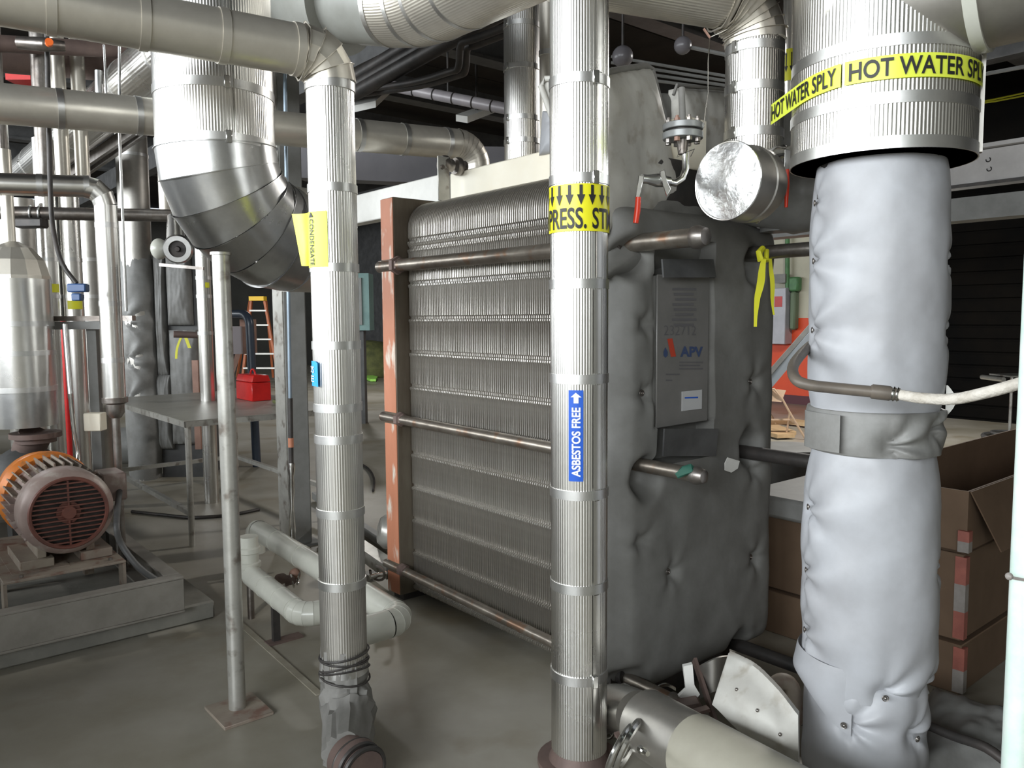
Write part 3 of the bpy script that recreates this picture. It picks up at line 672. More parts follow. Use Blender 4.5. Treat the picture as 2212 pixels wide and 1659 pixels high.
# thin labelled riser
tr, tp_, tcy = vpipe('thin_labelled_riser', 'thin bright riser with a small yellow arrow label beside the hot water main', 1707, 120, 3.75, 0.036, 2.3, 4.95, ALU, 0, bys=(235,))
lbz = lambda y: zat(tp_.x, tp_.y, y)
ll = part(tr, 'arrow_label', MB().grid(lambda u, v: tcy.pt(-1.4+2.3*u, lbz(178)+(lbz(110)-lbz(178))*v, 0.0385), 8, 1), YELR, 'small yellow label with black arrows', fix=False)
am = MB()
for a in (-0.5, 0.1):
    am.add([tcy.pt(a, lbz(118), .0395), tcy.pt(a+.12, lbz(118), .0395), tcy.pt(a+.12, lbz(150), .0395), tcy.pt(a, lbz(150), .0395)], [(0, 1, 2, 3)])
    am.add([tcy.pt(a-.15, lbz(147), .0395), tcy.pt(a+.27, lbz(147), .0395), tcy.pt(a+.06, lbz(160), .0395)], [(0, 1, 2)])
part(ll, 'arrow', am, BLK, fix=False)
# ================================================================ heat exchanger
A0 = P(1350, 600, 3.11); A0.z = 0
def L(w, s, z): return A0+EV*w+DV*s+Vector((0, 0, z))
def wz(px, py, s=0.0):
    p = on_plane(px, py, L(0, s, 0), DV); return ((p-A0).dot(EV), p.z)
hx = thing('heat_exchanger', 'large plate heat exchanger with stainless plates, peeling orange frame and grey quilted cover', 'heat exchanger', L(0.4, 0.8, 0))
SB = 1.67; WP = 0.075
zT = wz(930, 440, SB)[1]; zP = 0.10
# rear frame plate: painted edge and stained face
zft = wz(850, 425, SB)[1]
wl_ = -0.012
fr_z = [zft, wz(845, 585, SB)[1], wz(845, 560, SB)[1]]
rods_y = [wz(845, y, SB)[1] for y in (573, 907, 1236)]
plate_mb = MB().fbox(L, wl_, 0.86, SB+0.001, SB+0.13, 0.04, zft)
part(hx, 'frame_plate', plate_mb, BRN, 'thick brown stained rear frame plate', bevel=0.004)
zz = [0.045]+[z for y in sorted(rods_y) for z in (y-0.03, y+0.035)]+[zft-0.004]
for i in range(0, len(zz)-1, 2):
    part(hx, 'painted_edge', MB().fbox(L, wl_-0.004, wl_, SB+0.004, SB+0.127, zz[i], zz[i+1]), OR1, 'salmon orange paint peeling to cream')
# plates
nP = 106; pitch = (SB-0.06)/nP
lines = [wz(882, y, SB)[1] for y in (523, 540, 615, 690, 763, 836, 908, 981, 1052, 1123, 1194, 1266)]
out = []
Rc = 0.15
zlist = [(zP, 0.0)]
for z in sorted(lines):
    zlist += [(z-0.022, 0.0), (z-0.010, -0.006), (z-0.001, -0.005), (z+0.003, 0.009), (z+0.015, 0.009), (z+0.021, 0.0)]
    # small pressed dimples between lines
zlist = [q for q in zlist if q[0] < zT-Rc-0.005]
zlist.append((zT-Rc, 0.0)); zlist.sort()
for z, dw in zlist: out.append((WP+dw, z))
for k in range(1, 9):
    a = PI/2*k/8; out.append((WP+Rc-Rc*math.cos(a), zT-Rc+Rc*math.sin(a)))
for k in range(1, 9):
    a = PI/2*k/8; out.append((0.70-Rc+Rc*math.sin(a), zT-Rc+Rc*math.cos(a)))
out.append((0.70, zP))
n_ = len(out); pm = MB(); cw, czz = 0.4, 1.15
for s_, ins in ((-pitch*0.36, 0.016), (-pitch*0.14, 0.0), (pitch*0.14, 0.0), (pitch*0.36, 0.016)):
    for (w, z) in out:
        pm.v.append(Vector((w+(ins if w < cw else -ins), s_, z-(ins if z > czz*1.5 else 0))))
pm.f = [(k*n_+i, k*n_+(i+1) % n_, (k+1)*n_+(i+1) % n_, (k+1)*n_+i) for k in range(3) for i in range(n_)]
pm.f += [tuple(range(n_-1, -1, -1)), tuple(3*n_+i for i in range(n_))]
p_me = bpy.data.meshes.new('plate'); 
rotm = Matrix((EV, DV, Vector((0, 0, 1)))).transposed()
p_me.from_pydata([rotm @ v for v in pm.v], [], pm.f); p_me.shade_smooth(); p_me.set_sharp_from_angle(angle=math.radians(30)); p_me.materials.append(PLATE)
hb = base_of(hx)
for i in range(nP):
    o = bpy.data.objects.new('plate', p_me); C.objects.link(o); o.parent = hx
    o.location = L(0, 0.06+pitch*(i+0.5), 0)-hb + EV*random.uniform(-0.0012, 0.0012)
core = MB().fbox(L, WP+0.02, 0.68, 0.06, SB, zP+0.01, zT-0.16)
part(hx, 'gasket_core', core, DARK)
part(hx, 'bottom_guide', MB().fbox(L, 0.13, 0.60, -0.05, SB+0.05, 0.03, zP+0.005), DARK, 'dark lower guide bar')
for s_ in (0.05, SB+0.02): part(hx, 'foot', MB().fbox(L, 0.02, 0.80, s_, s_+0.1, 0.0, 0.06), DARK)
# carrying bar
zb1 = wz(975, 369, SB+0.02)[1]
wb = wz(972, 400, SB)[0]
p1 = on_plane(1190, 327, L(wb, 0, 0), EV)
zbar = (P(975, 369, 4.5).z+p1.z)/2
p0b = on_plane(975, 369, L(wb, 0, 0), EV)
zbar = (p0b.z+p1.z)/2
barm = MB().fbox(L, wb, wb+0.14, 0.0, SB+0.0, zT-0.03, zbar)
part(hx, 'carrying_bar', barm, CREAM, 'deep cream enamelled top bar', bevel=0.006)
p2b = on_plane(850, 400, L(wb+0.02, 0, 0), EV)
part(hx, 'bar_extension', MB().fbox(L, wb+0.03, wb+0.13, SB+0.13, SB+1.75, p2b.z-0.19, p2b.z), WHITE, 'white bar end running on behind the frame plate', bevel=0.006)
h0 = P(955, 340, 4.42); 
hz1 = P(955, 338, 4.42).z; hz0 = P(955, 438, 4.42).z
wh, sh = (h0-A0).dot(EV), (h0-A0).dot(DV)
hg = part(hx, 'hanger_bracket', MB().fbox(L, wh-0.035, wh+0.04, sh-0.012, sh, zft-0.02, hz1), PAINT, 'upright grey hanger strap with rollers', bevel=0.003)
part(hg, 'bolt', MB().lathe(L(wh-0.01, sh-0.012, hz1-0.06), -DV, [(0, 0.013), (0.01, 0.013)], 6), STEEL)
for k in range(2):
    c = L(wh+0.045+0.09*k, sh+0.03, hz1-0.035)
    part(hg, 'roller', MB().lathe(c, EV, [(-0.03, 0.045), (-0.015, 0.05), (0.0, 0.05), (0.02, 0.035), (0.04, 0.035)], 24), STEEL)
# tie rods (left side), nuts and washers
rod_px = [((845, 573), (1500, 519)), ((845, 907), (1497, 1035)), ((845, 1236), (1450, 1533))]
rad = [0.034, 0.027, 0.025]
for (pa, pb2), rr2 in zip(rod_px, rad):
    za = wz(pa[0], pa[1], SB)[1]
    e_ = on_plane(pb2[0], pb2[1], L(0, 0, 0), EV); se = (e_-A0).dot(DV); ze = (za*1.0+e_.z)/2; 
    q0 = L(0.0, SB+0.17, za); q1 = L(0.0, se, ze)
    rod = part(hx, 'tie_rod', MB().tube([q0, q1], rr2, n=24), RODM)
    part(rod, 'nut', MB().lathe(L(0, SB+0.005, za), -DV, [(0, rr2*1.5), (0.03, rr2*1.5), (0.035, rr2*1.15), (0.05, rr2*1.1)], 6), RUST)
    part(rod, 'end_cap', MB().lathe(q1, -DV, [(0, rr2*1.2), (0.02, rr2*1.25), (0.05, rr2*0.9), (0.055, rr2*0.5)], 20), STEEL if pb2[1] < 1000 else GREEN if False else STEEL)
    part(rod, 'collar', MB().lathe(L(0, 0.05, (za+ze)/2), -DV, [(0, rr2*1.9), (0.07, rr2*1.7)], 24), DARK)
# right-hand rods running past the column
for (xa, ya), (xb, yb), rr2 in (((1655, 545), (1760, 537), 0.030), ((1590, 972), (1760, 1000), 0.030), ((1560, 1385), (1735, 1440), 0.030)):
    z_a = wz(xa, ya, -0.0)[1]; w_a = 0.74
    q = on_plane((xa+xb)/2, (ya+yb)/2, L(w_a, 0, 0), EV)
    s_e = (on_plane(xb, yb, L(w_a, 0, 0), EV)-A0).dot(DV)
    rod = part(hx, 'tie_rod', MB().tube([L(w_a, 0.1, q.z), L(w_a, s_e, q.z)], rr2, n=24), DARK if ya > 600 else STEEL)
    part(rod, 'end_cap', MB().lathe(L(w_a, s_e, q.z), -DV, [(0, rr2*1.1), (0.03, rr2*1.1), (0.035, rr2*0.7)], 20), STEEL)
# quilted cover on the follower end
w0c, z1c = wz(1304, 470)[0]-0.0, wz(1400, 452)[1]
w0c = -0.10; w1c = wz(1638, 900)[0]; z0c = max(0.06, wz(1500, 1425)[1])
TF = [wz(1410, 1225), wz(1588, 1195), wz(1352, 846), wz(1585, 822), wz(1352, 700), wz(1345, 1160), wz(1590, 1010)]
HO = [wz(1355, 1025, 0), wz(1335, 560, 0), wz(1330, 1470, 0), wz(1590, 575, 0), wz(1580, 960, 0), wz(1560, 1385, 0)]
nw0, nz0 = wz(1418, 925, -0.106); nw1, nz1 = wz(1533, 598, -0.106)
def cover_s(w, z, full=True):
    ew = min(w-w0c, w1c-w); ez = min(z-z0c, z1c-z); s = -0.11
    s += 0.10*math.exp(-max(ew, 0)/0.022) + 0.10*math.exp(-max(ez, 0)/0.03)
    s -= 0.014*noise.noise(Vector((w*2.4, z*2.0, 3))) + 0.003*noise.noise(Vector((w*8, z*7, 5)))
    for i, (tw, tz) in enumerate(TF):
        dx, dzz = w-tw, z-tz; d = math.hypot(dx, dzz)
        s += 0.035*math.exp(-(d/0.035)**2)
        an = math.atan2(dzz, dx); s += 0.007*math.sin(an*5+i*2)*math.exp(-d/0.13)*d/(d+0.03)
    for i, (tw, tz) in enumerate(HO):
        dx, dzz = w-tw, z-tz; d = math.hypot(dx, dzz*0.85)
        s += 0.10*math.exp(-(d/0.065)**4)
        an = math.atan2(dzz, dx); s += 0.008*math.sin(an*6+i)*math.exp(-d/0.09)*d/(d+0.05)
    # window for the name plate, with sagging flaps above and below
    if nw0-0.02 < w < nw1+0.02 and nz0 < z < nz1: s = max(s, -0.095)
    if nw0-0.01 < w < nw1+0.03 and nz1 <= z < nz1+0.14: s = max(s, -0.03)
    if nw0+0.0 < w < nw1+0.02 and nz0-0.14 < z <= nz0: s = max(s, -0.03)
    return s
def cvf(u, v):
    w = w0c+(w1c-w0c)*u; z = z0c+(z1c-z0c)*v
    ww = w + 0.008*math.sin(z*17)*(1 if u in (0, 1) else 0.3)
    return L(ww, cover_s(w, z), z)
part(hx, 'quilted_cover', MB().slab(cvf, 100, 210, lambda u, v: DV*0.12), FAB2, 'grey quilted cover tied over the follower plate', fix=True, sharp=70)
part(hx, 'follower_plate', MB().fbox(L, -0.06, 0.84, 0.012, 0.058, 0.06, zT), DARK)
for i in (0, 1, 2, 3):
    tw, tz = TF[i]; c = L(tw, cover_s(tw, tz)-0.006, tz)
    part(hx, 'quilting_button', MB().torus(c, DV, 0.011, 0.003, 16, 6).ball(c, 0.006, 8, 6), STEEL)
seamr = MB().slab(lambda u, v: L(w1c+0.0+0.02*u, -0.03+0.01*math.sin(v*9), z0c+(z1c-z0c)*v), 1, 40, lambda u, v: DV*0.05)
part(hx, 'edge_binding', seamr, FAB3)
for (x0, x1, ya, yb, xo0, xo1) in ((1430, 1540, 560, 600, 1445, 1555), (1432, 1545, 985, 925, 1438, 1530)):
    a_ = wz(x0, ya, -.13); b_ = wz(x1, ya, -.13); c_ = wz(x1-5, yb, -.13); d_ = wz(x0-8, yb, -.13)
    part(hx, 'dark_flap', MB().prism([L(d_[0], -0.150, d_[1]), L(c_[0], -0.150, c_[1]), L(b_[0], -0.125, b_[1]), L(a_[0], -0.125, a_[1])], -DV*0.008), DARKP, 'black flap edging the name plate window')
# name plate
npm = part(hx, 'name_plate', MB().fbox(L, nw0, nw1, -0.105, -0.097, nz0, nz1), M('pale grey name plate', (0.235, 0.225, 0.215), (0.19, 0.185, 0.175), 0.4, 0.2, 4), 'flat grey name plate with logo and faint print', bevel=0.003)
def NPp(px, py): w, z = wz(px, py, -0.106); return L(w, -0.1068, z)
def npt(x0, y0, x1, y1):
    a, b, c = NPp(x0, y1), NPp(x1, y1), NPp(x0, y0); return lambda u, v: a+(b-a)*u+(c-a)*v
NB = M('faded blue print', (0.05, 0.075, 0.16), None, 0.5); NG = M('faint grey print', (0.13, 0.125, 0.13), None, 0.5); NR = M('red print', (0.50, 0.06, 0.03), None, 0.5)
part(npm, 'lettering', text_mb('APV', npt(1469, 748, 1518, 771), 0.035), NB, 'blue letters APV', fix=False)
part(npm, 'red_bar_logo', MB().add([NPp(1441, 732), NPp(1452, 731), NPp(1460, 770), NPp(1449, 771)], [(0, 3, 2, 1)]), NR, fix=False)
part(npm, 'drop_logo', MB().add([NPp(1437, 750), NPp(1433, 760), NPp(1433, 768), NPp(1437, 773), NPp(1442, 768), NPp(1442, 760)], [(0, 1, 2, 3, 4, 5)]), NB, fix=False)
part(npm, 'handwriting', text_mb('232712', npt(1434, 703, 1503, 724), -0.01), NG, 'number written by hand', fix=False)
fine = MB()
for k in range(8): fine.add([NPp(1452+(k % 3)*3, 622+k*11), NPp(1504-(k % 2)*6, 622+k*11), NPp(1504-(k % 2)*6, 627+k*11), NPp(1452+(k % 3)*3, 627+k*11)], [(0, 3, 2, 1)])
for x0, x1, y in ((1467, 1518, 781), (1467, 1512, 788), (1467, 1518, 795), (1438, 1468, 807), (1438, 1452, 820)): fine.add([NPp(x0, y), NPp(x1, y), NPp(x1, y+3), NPp(x0, y+3)], [(0, 3, 2, 1)])
part(npm, 'fine_print', fine, NG, 'lines of small print too faint to read', fix=False)
stk = part(npm, 'sticker', MB().fbox(L, wz(1472, 887, -0.106)[0], wz(1515, 887, -0.106)[0], -0.1085, -0.106, wz(1472, 888, -0.106)[1], wz(1472, 846, -0.106)[1]), M('white paper sticker', (0.52, 0.52, 0.52), None, 0.5), 'white paper sticker with a blue line')
def SK(px, py): w, z = wz(px, py, -0.109); return L(w, -0.1092, z)
part(stk, 'blue_line', MB().add([SK(1479, 858), SK(1508, 857), SK(1508, 860), SK(1479, 861)], [(0, 3, 2, 1)]), BLUE, fix=False)

# upper blankets over the nozzles
def pillow(name, label, pts, n_dir, th, mat, seed, cat='blanket', tufts=(), sub=14, sg=None):
    """quad pillow from four corners (bottom-left, bottom-right, top-right, top-left)"""
    a, b, c, d = [Vector(p) for p in pts]; nn = Vector(n_dir).normalized()
    def mid(u, v): return a.lerp(b, u).lerp(d.lerp(c, u), v)
    def f(u, v):
        e = min(u, 1-u, v, 1-v); h = th*(1-math.exp(-e/0.09))
        q = Vector((u*3+seed, v*3, seed)); h += 0.25*th*noise.noise(q)*min(1, e*8)+0.12*th*noise.noise(q*3)
        for tu, tv in tufts: h -= th*0.6*math.exp(-((u-tu)**2+(v-tv)**2)/0.004)
        return mid(u, v)+nn*h
    mb = MB().slab(f, sub*2, sub*2, lambda u, v: -nn*(th*0.6+0.012))
    return mb
def s_at(px, py, s): w, z = wz(px, py, s); return L(w, s, z)
bk1 = pillow('', '', [s_at(1290, 520, 0.02), s_at(1480, 470, 0.10), s_at(1402, 143, 0.10), s_at(1290, 158, 0.02)], -DV, 0.07, FABL, 2.0)
u1_ = thing('nozzle_blanket', 'tall pale quilted blanket with a seamed top edge standing right of the steam pipe', 'blanket', s_at(1380, 500, 0.1))
part(u1_, 'cloth', bk1, FABL, fix=True, sharp=70)
part(u1_, 'seam_edge', MB().tube([s_at(1288, 163, 0.0), s_at(1330, 152, 0.04), s_at(1394, 142, 0.09), s_at(1408, 150, 0.1), s_at(1424, 215, 0.1), s_at(1430, 250, 0.1)], 0.013, n=10), DUST, 'folded seam along the top')
bk2 = pillow('', '', [s_at(1420, 480, 0.28), s_at(1590, 480, 0.30), s_at(1580, 196, 0.30), s_at(1462, 190, 0.28)], -DV, 0.06, FABL, 7.0)
u2_ = thing('nozzle_blanket', 'square topped pale blanket behind the bolted flange valve', 'blanket', s_at(1510, 480, 0.3))
part(u2_, 'cloth', bk2, FABL, fix=True, sharp=70)
part(u2_, 'seam_edge', MB().tube([s_at(1455, 205, 0.25), s_at(1462, 184, 0.25), s_at(1580, 194, 0.26)], 0.008, n=10), DUST, 'folded seam along the top')
bk3 = pillow('', '', [s_at(1405, 480, 0.33), s_at(1500, 480, 0.33), s_at(1490, 205, 0.33), s_at(1412, 200, 0.33)], -DV, 0.05, FAB2, 9.0)
solo('nozzle_blanket', 'dull blanket strip wedged between the tall and the square blankets', 'blanket', bk3, FAB2, sharp=70)
bk4 = pillow('', '', [s_at(1300, 600, -0.02), s_at(1600, 600, 0.04), s_at(1590, 410, 0.14), s_at(1330, 420, 0.10)], -DV+Vector((0, 0, 0.5)), 0.09, FAB2, 12.0, tufts=((0.3, 0.4), (0.7, 0.5)))
solo('shoulder_blanket', 'dark sagging blanket draped over the exchanger shoulder below the flange valve', 'blanket', bk4, FAB2, sharp=70)
u5_ = thing('hanging_blanket', 'pale folded blanket corner poking out at left of the steam pipe', 'blanket', P(1190, 260, 3.3))
part(u5_, 'cloth', MB().prism([P(1170, 172, 3.35), P(1166, 186, 3.35), P(1196, 262, 3.3), P(1215, 330, 3.25), P(1318, 330, 3.18), P(1318, 164, 3.18)], (0.02, 0.07, 0)), FABL, bevel=0.006)
part(u5_, 'folded_edge', MB().tube([P(1230, 168, 3.29), P(1178, 170, 3.33), P(1168, 186, 3.33), P(1198, 268, 3.28)], 0.012, n=10), FABL)
solo('crumpled_blanket', 'bluish crumpled cloth low behind the steam pipe above the cream bar', 'blanket', pillow('', '', [P(1165, 333, 4.0), P(1240, 322, 3.85), P(1235, 240, 3.85), P(1172, 240, 4.0)], (0, -1, 0), 0.05, FAB, 5.0), FAB, sharp=70)

# ---------------------------------------------------------------- flange, bent pipe and ball valve
fc = P(1475, 284, 2.93)
flv = thing('flange_valve', 'bolted blind flange with a bent drain pipe and red handled ball valve', 'valve', tuple(P(1440, 410, 2.9)))
for z0, z1 in ((0.004, 0.026), (-0.028, -0.004)):
    part(flv, 'flange', MB().lathe(fc+Vector((0, 0, z0)), (0, 0, 1), [(0, 0.070), (0.002, 0.072), (z1-z0-0.002, 0.072), (z1-z0, 0.070)], 36), M('grey painted flange', (0.33, 0.34, 0.34), (0.26, 0.26, 0.26), 0.4, 0.3, 8))
part(flv, 'gasket', MB().lathe(fc+Vector((0, 0, -0.004)), (0, 0, 1), [(0, 0.058), (0.008, 0.058)], 30), DARK)
for k in range(8):
    a = 2*PI*k/8+0.2; c = fc+Vector((math.cos(a)*0.055, math.sin(a)*0.055, 0))
    part(flv, 'bolt', MB().lathe(c+Vector((0, 0, 0.026)), (0, 0, 1), [(0, 0.011), (0.011, 0.011), (0.011, 0.007), (0.02, 0.006)], 6).lathe(c+Vector((0, 0, -0.042)), (0, 0, 1), [(0, 0.011), (0.014, 0.011)], 6), COPPER if k == 5 else STEEL)
pth = [fc+Vector((0.004, 0, -0.028)), P(1480, 330, 2.93), P(1481, 365, 2.93), P(1474, 385, 2.92), P(1458, 396, 2.91), P(1440, 392, 2.90), P(1415, 388, 2.88), P(1388, 386, 2.86)]
part(flv, 'drain_pipe', MB().tube(pth[:6], 0.0125, n=16), CHROME)
part(flv, 'neck', MB().tube([fc+Vector((0, 0, -0.03)), fc+Vector((0, 0, -0.08))], [0.024, 0.016], n=16), STEEL)
part(flv, 'stub_pipe', MB().tube([fc+Vector((0, 0.0, 0.02)), fc+Vector((0.0, 0.03, 0.16))], 0.012, n=14), DUST, 'grey stub rising above the flange')
vbm = part(flv, 'valve_body', MB().lathe(P(1446, 392, 2.905), P(1384, 386, 2.86)-P(1446, 392, 2.905), [(0, 0.017), (0.02, 0.017), (0.022, 0.022), (0.05, 0.024), (0.07, 0.02), (0.09, 0.016), (0.115, 0.016)], 20), GALV)
lv = part(flv, 'lever', MB().prism([P(1380, 378, 2.84), P(1392, 380, 2.84), P(1386, 405, 2.84), P(1382, 430, 2.84), P(1372, 430, 2.84), P(1376, 405, 2.84)], (0.0, 0.008, 0)), CHROME, bevel=0.002)
part(lv, 'grip', MB().tube([P(1379, 426, 2.84), P(1377, 455, 2.84), P(1373, 482, 2.84)], [0.010, 0.011, 0.010], n=12), RED, 'red grip')
part(flv, 'locking_lug', MB().prism([P(1425, 370, 2.86), P(1436, 366, 2.86), P(1441, 390, 2.86), P(1450, 408, 2.86), P(1440, 424, 2.86), P(1432, 400, 2.86)], (0, 0.008, 0)), CHROME, bevel=0.002)
part(flv, 'wire_loop', MB().tube([P(1470, 322, 2.9), P(1462, 340, 2.9), P(1480, 330, 2.9), P(1500, 322, 2.9), P(1492, 338, 2.92)], 0.0015, n=6), DARK)
wr = thing('hanging_wire', 'thin bare wire hanging from the elbowed riser to the flange', 'wire', tuple(P(1524, 270, 2.95)))
part(wr, 'wire', MB().tube([P(1572, 62, 3.1), P(1534, 80, 3.0), P(1530, 130, 2.97), P(1529, 200, 2.96), P(1524, 235, 2.95), P(1520, 275, 2.93)], 0.0022, n=8), CHROME)
part(wr, 'copper_end', MB().bar(P(1520, 62, 3.0), P(1534, 82, 3.0), 0.008, 0.006), COPPER, 'bent copper coloured end')
# second ball valve beside the main
rv = thing('ball_valve', 'chromed ball valve with a hanging red handle beside the hot water main', 'valve', tuple(P(1685, 345, 3.0)))
part(rv, 'body', MB().lathe(P(1664, 332, 3.1), P(1708, 326, 2.96)-P(1664, 332, 3.1), [(0, 0.02), (0.03, 0.022), (0.05, 0.026), (0.09, 0.026), (0.1, 0.02), (0.14, 0.018)], 20), CHROME)
part(rv, 'stem', MB().tube([P(1672, 340, 3.06), P(1672, 390, 3.06)], 0.013, n=14), CHROME)
l2 = part(rv, 'lever', MB().prism([P(1697, 322, 2.95), P(1710, 324, 2.95), P(1704, 372, 2.95), P(1695, 372, 2.95)], (0, 0.01, 0)), GALV, bevel=0.002)
part(l2, 'grip', MB().tube([P(1700, 366, 2.95), P(1700, 400, 2.95), P(1698, 448, 2.95)], [0.008, 0.009, 0.006], n=12), RED, 'red grip')
# bits stuck on the cover
solo('paper_scrap', 'small torn white paper caught on the right tie rod below the name plate', 'paper', MB().prism([s_at(1566, 1000, -0.16), s_at(1566, 1016, -0.16), s_at(1580, 1021, -0.16), s_at(1594, 1012, -0.16), s_at(1598, 996, -0.16), s_at(1572, 988, -0.16)], DV*0.002), WHITE)
solo('green_rag', 'dark green rag lying on the middle tie rod end', 'rag', MB().tube([P(1462, 1028, 2.85), P(1478, 1018, 2.84), P(1492, 1014, 2.84), P(1506, 1020, 2.84)], [0.008, 0.016, 0.017, 0.008], n=12, prof=lambda a, i, j: 0.004*math.sin(a*3+i)), M('dark green cloth', (0.02, 0.10, 0.07), None, 0.7))
rib = thing('yellow_ribbon', 'yellow caution ribbon tied round the upper right tie rod', 'ribbon', tuple(s_at(1650, 560, -0.2)))
def rbp(pts, D, w=0.02): 
    q = [P(x, y, D) for x, y in pts]; mb = MB()
    return mb.slab(lambda u, v: (lambda k, f: q[k].lerp(q[min(k+1, len(q)-1)], f)+Vector(((u-.5)*w*(0.6+0.8*math.sin(PI*min(1, v+.1))), 0.006*math.sin(v*9), 0)))(min(int(v*(len(q)-1)), len(q)-1), v*(len(q)-1)-min(int(v*(len(q)-1)), len(q)-1)), 1, 16, lambda u, v: (0, 0.001, 0))
part(rib, 'loop', MB().tube([P(1648, 536, 3.3), P(1640, 545, 3.28), P(1642, 560, 3.28), P(1655, 562, 3.3), P(1656, 540, 3.32)], [0.012, 0.014, 0.014, 0.012, 0.01], n=8), YELR, 'tied loop')
part(rib, 'tail', rbp([(1650, 560), (1645, 600), (1636, 640), (1632, 706)], 3.26, 0.022), YELR)
part(rib, 'tail', rbp([(1664, 556), (1668, 600), (1668, 640), (1672, 680)], 3.45, 0.014), YELR)
# ================================================================ right side
# hose and pipe crossing the column
hs = thing('hose', 'brown grey bent pipe clamped to a white woven hose crossing in front of the column', 'hose', tuple(P(1930, 870, 2.25)))
hb_ = [P(1806, 712, 2.98), P(1756, 742, 2.78), P(1722, 776, 2.5), P(1712, 800, 2.4), P(1722, 822, 2.33), P(1750, 832, 2.3), P(1800, 838, 2.28), P(1860, 844, 2.25), P(1922, 850, 2.22)]
def smooth(pts, k=4):
    o = []
    for i in range(len(pts)-1):
        p0 = pts[max(i-1, 0)]; p1 = pts[i]; p2 = pts[i+1]; p3 = pts[min(i+2, len(pts)-1)]
        for j in range(k):
            t = j/k; o.append(0.5*((2*p1)+(-p0+p2)*t+(2*p0-5*p1+4*p2-p3)*t*t+(-p0+3*p1-3*p2+p3)*t**3))
    o.append(pts[-1]); return o
part(hs, 'bent_pipe', MB().tube(smooth(hb_), 0.0165, n=18), RUB)
hx0 = P(1905, 848, 2.23); hx1 = P(1940, 852, 2.21); hd = (hx1-hx0).normalized()
part(hs, 'ferrule', MB().lathe(hx0-hd*0.03, hd, [(0, 0.017), (0.005, 0.021), (0.05, 0.021), (0.055, 0.018), (0.075, 0.018)], 20), RUB)
part(hs, 'clamp', MB().torus(hx1-hd*0.012, hd, 0.018, 0.004, 24, 6).torus(hx1-hd*0.002, hd, 0.018, 0.003, 24, 6), CHROME)
part(hs, 'woven_hose', MB().tube(smooth([hx1, P(1990, 860, 2.15), P(2060, 862, 2.08), P(2130, 848, 2.0), P(2190, 832, 1.95), P(2300, 800, 1.85)]), 0.0150, n=16), HOSE, 'white woven hose with worn brown marks')
# mint pipe
mp_ = P(2219, 1200, 1.85)
mt = thing('mint_pipe', 'pale mint painted upright pipe at the extreme right edge', 'pipe', (mp_.x, mp_.y, 0))
part(mt, 'pole', MB().tube([(mp_.x, mp_.y, 0), (mp_.x, mp_.y, 4.9)], 0.034, n=24), MINT)
part(mt, 'wire_tie', MB().torus((mp_.x, mp_.y, zat(mp_.x, mp_.y, 1250)), (0.1, 0.15, 1), 0.037, 0.004, 24, 6).ball(P(2180, 1245, 1.81), 0.009, 8, 6), TAPEW)
# cardboard boxes
bc0 = G(2075, 1500); bx = thing
def BX(a, b, z): return Vector((bc0.x, bc0.y, 0))+EV*a+DV*b+Vector((0, 0, z))
zl = [0.0, zat(bc0.x, bc0.y, 1392), zat(bc0.x, bc0.y, 1200), zat(bc0.x, bc0.y, 1062)]
lbs = ['lowest brown cardboard box of the stack with a strip of pale and pink tape', 'middle brown cardboard box of the stack behind the column, tape down its corner', 'open topped brown cardboard box on top of the stack with a leaning flap']
for i in range(3):
    t = thing('cardboard_box', lbs[i], 'box', BX(0.5, 0.5, zl[i]), 'stacked cardboard boxes behind the column')
    z0, z1 = zl[i]+(0.004 if i else 0), zl[i+1]-(0 if i == 2 else 0.004); o = (0.0, 0.05, -0.03)[i]; a1, b1 = 2.2+o, (1.0 if i < 2 else 0.46)
    if i < 2:
        part(t, 'carton', MB().fbox(BX, -0.012+o*0.5, a1, 0+o*0.3, b1, z0, z1), CARD, bevel=0.004)
    else:
        w_ = 0.008
        part(t, 'wall', MB().fbox(BX, 0, a1, 0, w_, z0, z1).fbox(BX, 0, w_, w_, b1, z0, z1).fbox(BX, a1-w_, a1, w_, b1, z0, z1).fbox(BX, w_, a1-w_, b1-w_, b1, z0, z1+0.03).fbox(BX, 0, a1, 0, b1, z0, z0+0.01), CARD)
        fa = BX(0.0, -0.004, z1-0.0); fb_ = BX(1.4, -0.004, z1)
        dn = (-DV*0.33+Vector((0, 0, -0.94)))
        part(t, 'flap', MB().prism([fa+Vector((0, 0, 0.0)), fb_, fb_+dn*0.26+(-DV*0.02), fa+EV*0.10+dn*0.27], -DV*0.006), CARD, 'hanging front flap')
        solo('folded_sheet', 'folded grey sheet lying on the boxes left of the blanket column', 'sheet', MB().fbox(BX, -0.08, 0.9, 0.52, 1.05, z0+0.002, z0+0.11), GREY, bevel=0.02)
    tz0, tz1 = z0+0.01, z1-0.01
    if i == 2: tz1 = z0+0.10
    k = max(2, int((tz1-tz0)/0.11))
    for j in range(k):
        ax = -0.015+(o*0.5 if i < 2 else 0)
        part(t, 'tape', MB().fbox(BX, ax-0.0015, ax+0.035, o*0.3*(i < 2)-0.014, o*0.3*(i < 2)+0.03, tz0+(tz1-tz0)*j/k, tz0+(tz1-tz0)*(j+1)/k), TAPER if (j+i) % 2 else TAPEW)
